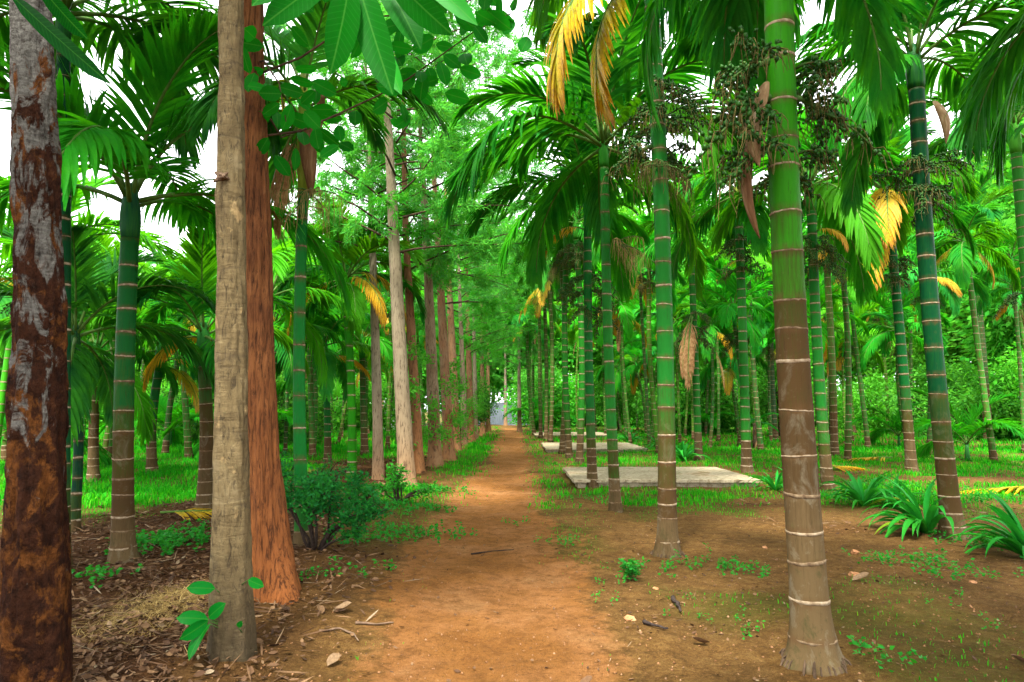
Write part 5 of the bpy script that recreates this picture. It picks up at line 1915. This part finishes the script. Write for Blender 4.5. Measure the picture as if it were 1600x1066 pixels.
rock(984, 962, 0.038, 'orange stone lying on the soil right of the path', 1)
rock(1335, 898, 0.040, 'yellowish stone in front of the strap-leaved lilies', 2)
rock(1336, 862, 0.036, 'small pale stone nearest the bushy lily, behind a yellowish one', 3)
rock(1024, 916, 0.022, 'small red stone on the soil near the second palm', 4)
rock(1195, 856, 0.026, 'small tan stone left of the nearest thick palm', 5)
rock(1520, 915, 0.026, 'small orange stone on bare soil at right', 6)
rock(528, 912, 0.018, 'small pink stone under the dark bush', 7)


def curled_leaf(px, py, L, W, label, seed, rot, mat='litter', name='dry_leaf', v=0.85):
    x, y = gp(px, py)
    vv, ff = leaf_shape(L, W, -0.25, 0.7, seed)
    vv[:, 0] -= L / 2
    vv[:, 2] += 0.2 * (vv[:, 0] / L) ** 2 * L
    mb = MB()
    mb.add(vv, ff, 0, v=v)
    tag(ob(name, mb.mesh(name, [M[mat]]), None, (x, y, ghs(x, y) + 0.012), (R(10), R(-6), R(rot))), label, 'leaf')


curled_leaf(535, 962, 0.13, 0.07, 'curled grey dry leaf on bare soil left of the path', 1, 20)
curled_leaf(1345, 912, 0.15, 0.07, 'curled tan dry leaf beside the yellowish stone', 2, 10)
curled_leaf(1095, 1002, 0.12, 0.06, 'curled brown dry leaf left of the nearest thick palm', 3, 200, v=0.7)
curled_leaf(520, 1035, 0.10, 0.06, 'grey dry leaf near the bottom edge, left part of the path', 4, 70)
curled_leaf(500, 968, 0.09, 0.05, 'small dry leaf beside a curled grey one', 5, 120, v=0.75)
curled_leaf(915, 1060, 0.09, 0.045, 'small brown leaf at the bottom edge right of the path', 6, 40, v=0.5)
curled_leaf(1600, 1040, 0.12, 0.06, 'pale dry leaf in the bottom right corner', 7, 160, v=0.6)


def stick(pts, r0, label, mat='drystick', name='stick', seed=0):
    P = [Vector((*gp(*p), 0)) for p in pts]
    P = [Vector((p.x, p.y, ghs(p.x, p.y) + r0 * 1.2)) for p in P]
    c = P[0]
    rr = random.Random(seed)
    path = []
    for i in range(len(P) - 1):
        for k in range(4):
            path.append(P[i].lerp(P[i + 1], k / 4) - c + Vector((rr.gauss(0, r0 * .5), rr.gauss(0, r0 * .5), 0)))
    path.append(P[-1] - c)
    mb = MB()
    v, f = tube(path, [r0 * (1 - 0.6 * i / len(path)) * rr.uniform(0.8, 1.2) for i in range(len(path))], 7)
    mb.add(v, f)
    tag(ob(name, mb.mesh(name, [M[mat]]), None, c), label, 'stick')


stick([(735, 862), (770, 858), (803, 857)], 0.008, 'thin dark twig lying across the path', 'darkwood', seed=1)
stick([(1003, 968), (1022, 976), (1044, 982)], 0.014, 'short charred stick beside the orange stone', 'blackbark', seed=2)
stick([(1052, 935), (1058, 944), (1064, 952)], 0.016, 'short dark bark chip right of the path', 'blackbark', 'bark_chip', 3)
stick([(555, 975), (590, 973), (615, 970)], 0.009, 'dry grey twig on soil left of the path', seed=4)
stick([(500, 992), (530, 985), (552, 990), (560, 1000)], 0.008, 'crooked dry twig near the left path edge', seed=5)
stick([(1515, 832), (1560, 845), (1610, 850)], 0.01, 'dry twig on dark soil by the right lily', seed=6)

# weed by the second palm
wx, wy = gp(985, 902)
wr = empty('leafy_weed', (wx, wy, ghs(wx, wy)), 'ferny green weed growing on the soil left of the second palm', 'weed')
g = np.random.default_rng(5)
C, D = [], []
for i in range(12):
    a = i * 2.4
    d = np.array([math.cos(a) * 0.5, math.sin(a) * 0.5, 1.0])
    e = d * g.uniform(0.10, 0.2)
    mb = MB()
    v, f = tube([(0, 0, 0), e * 0.5 + np.array([0, 0, .02]), e], [0.003, 0.002, 0.001], 4, cap=False)
    mb.add(v, f)
    ob('stem', mb.mesh('stem', [M['stalk']]), wr)
    u = g.uniform(0.35, 1.0, 24)
    C.append(e * u[:, None] + g.normal(size=(24, 3)) * 0.014)
    D.append(g.normal(size=(24, 3)) * np.array([1, 1, 0.4]))
Vv, F, vv = scatter_leaves(np.concatenate(C), np.concatenate(D), 0.045, 0.018, 9)
ob('foliage', bigmesh('foliage', Vv, F, M['leaf'], dict(v=vv)), wr, color=(0.018, 0.2, 0.03))

# fallen fronds
def fallen(px, py, key, az, sc, label, tilt=6, mat=None):
    x, y = gp(px, py)
    o = ob('fallen_frond', FR[key], None, (x, y, ghs(x, y) + 0.10), (R(8), R(tilt), R(az)), GREENS[0], sc)
    tag(o, label, 'palm frond', 'fallen palm fronds')


fallen(1700, 772, ('L', 0), 172, 1.15, 'fallen yellow palm frond on the ground at the right edge', 4)
fallen(1395, 722, ('L', 1), 178, 0.95, 'fallen orange brown palm frond behind the nearest thick palm')
fallen(1290, 735, ('L', 1), 20, 0.7, 'small fallen brown frond beside the nearest palm stem')
fallen(1480, 678, ('L', 1), 10, 1.1, 'fallen dry frond below the young palm at right')
fallen(250, 812, ('L', 1), 20, 0.7, 'dry brown frond lying left of the grey trunk')
fallen(560, 690, ('L', 1), 0, 1.0, 'fallen orange frond deep between the left palms')

print('objects', len(bpy.data.objects))
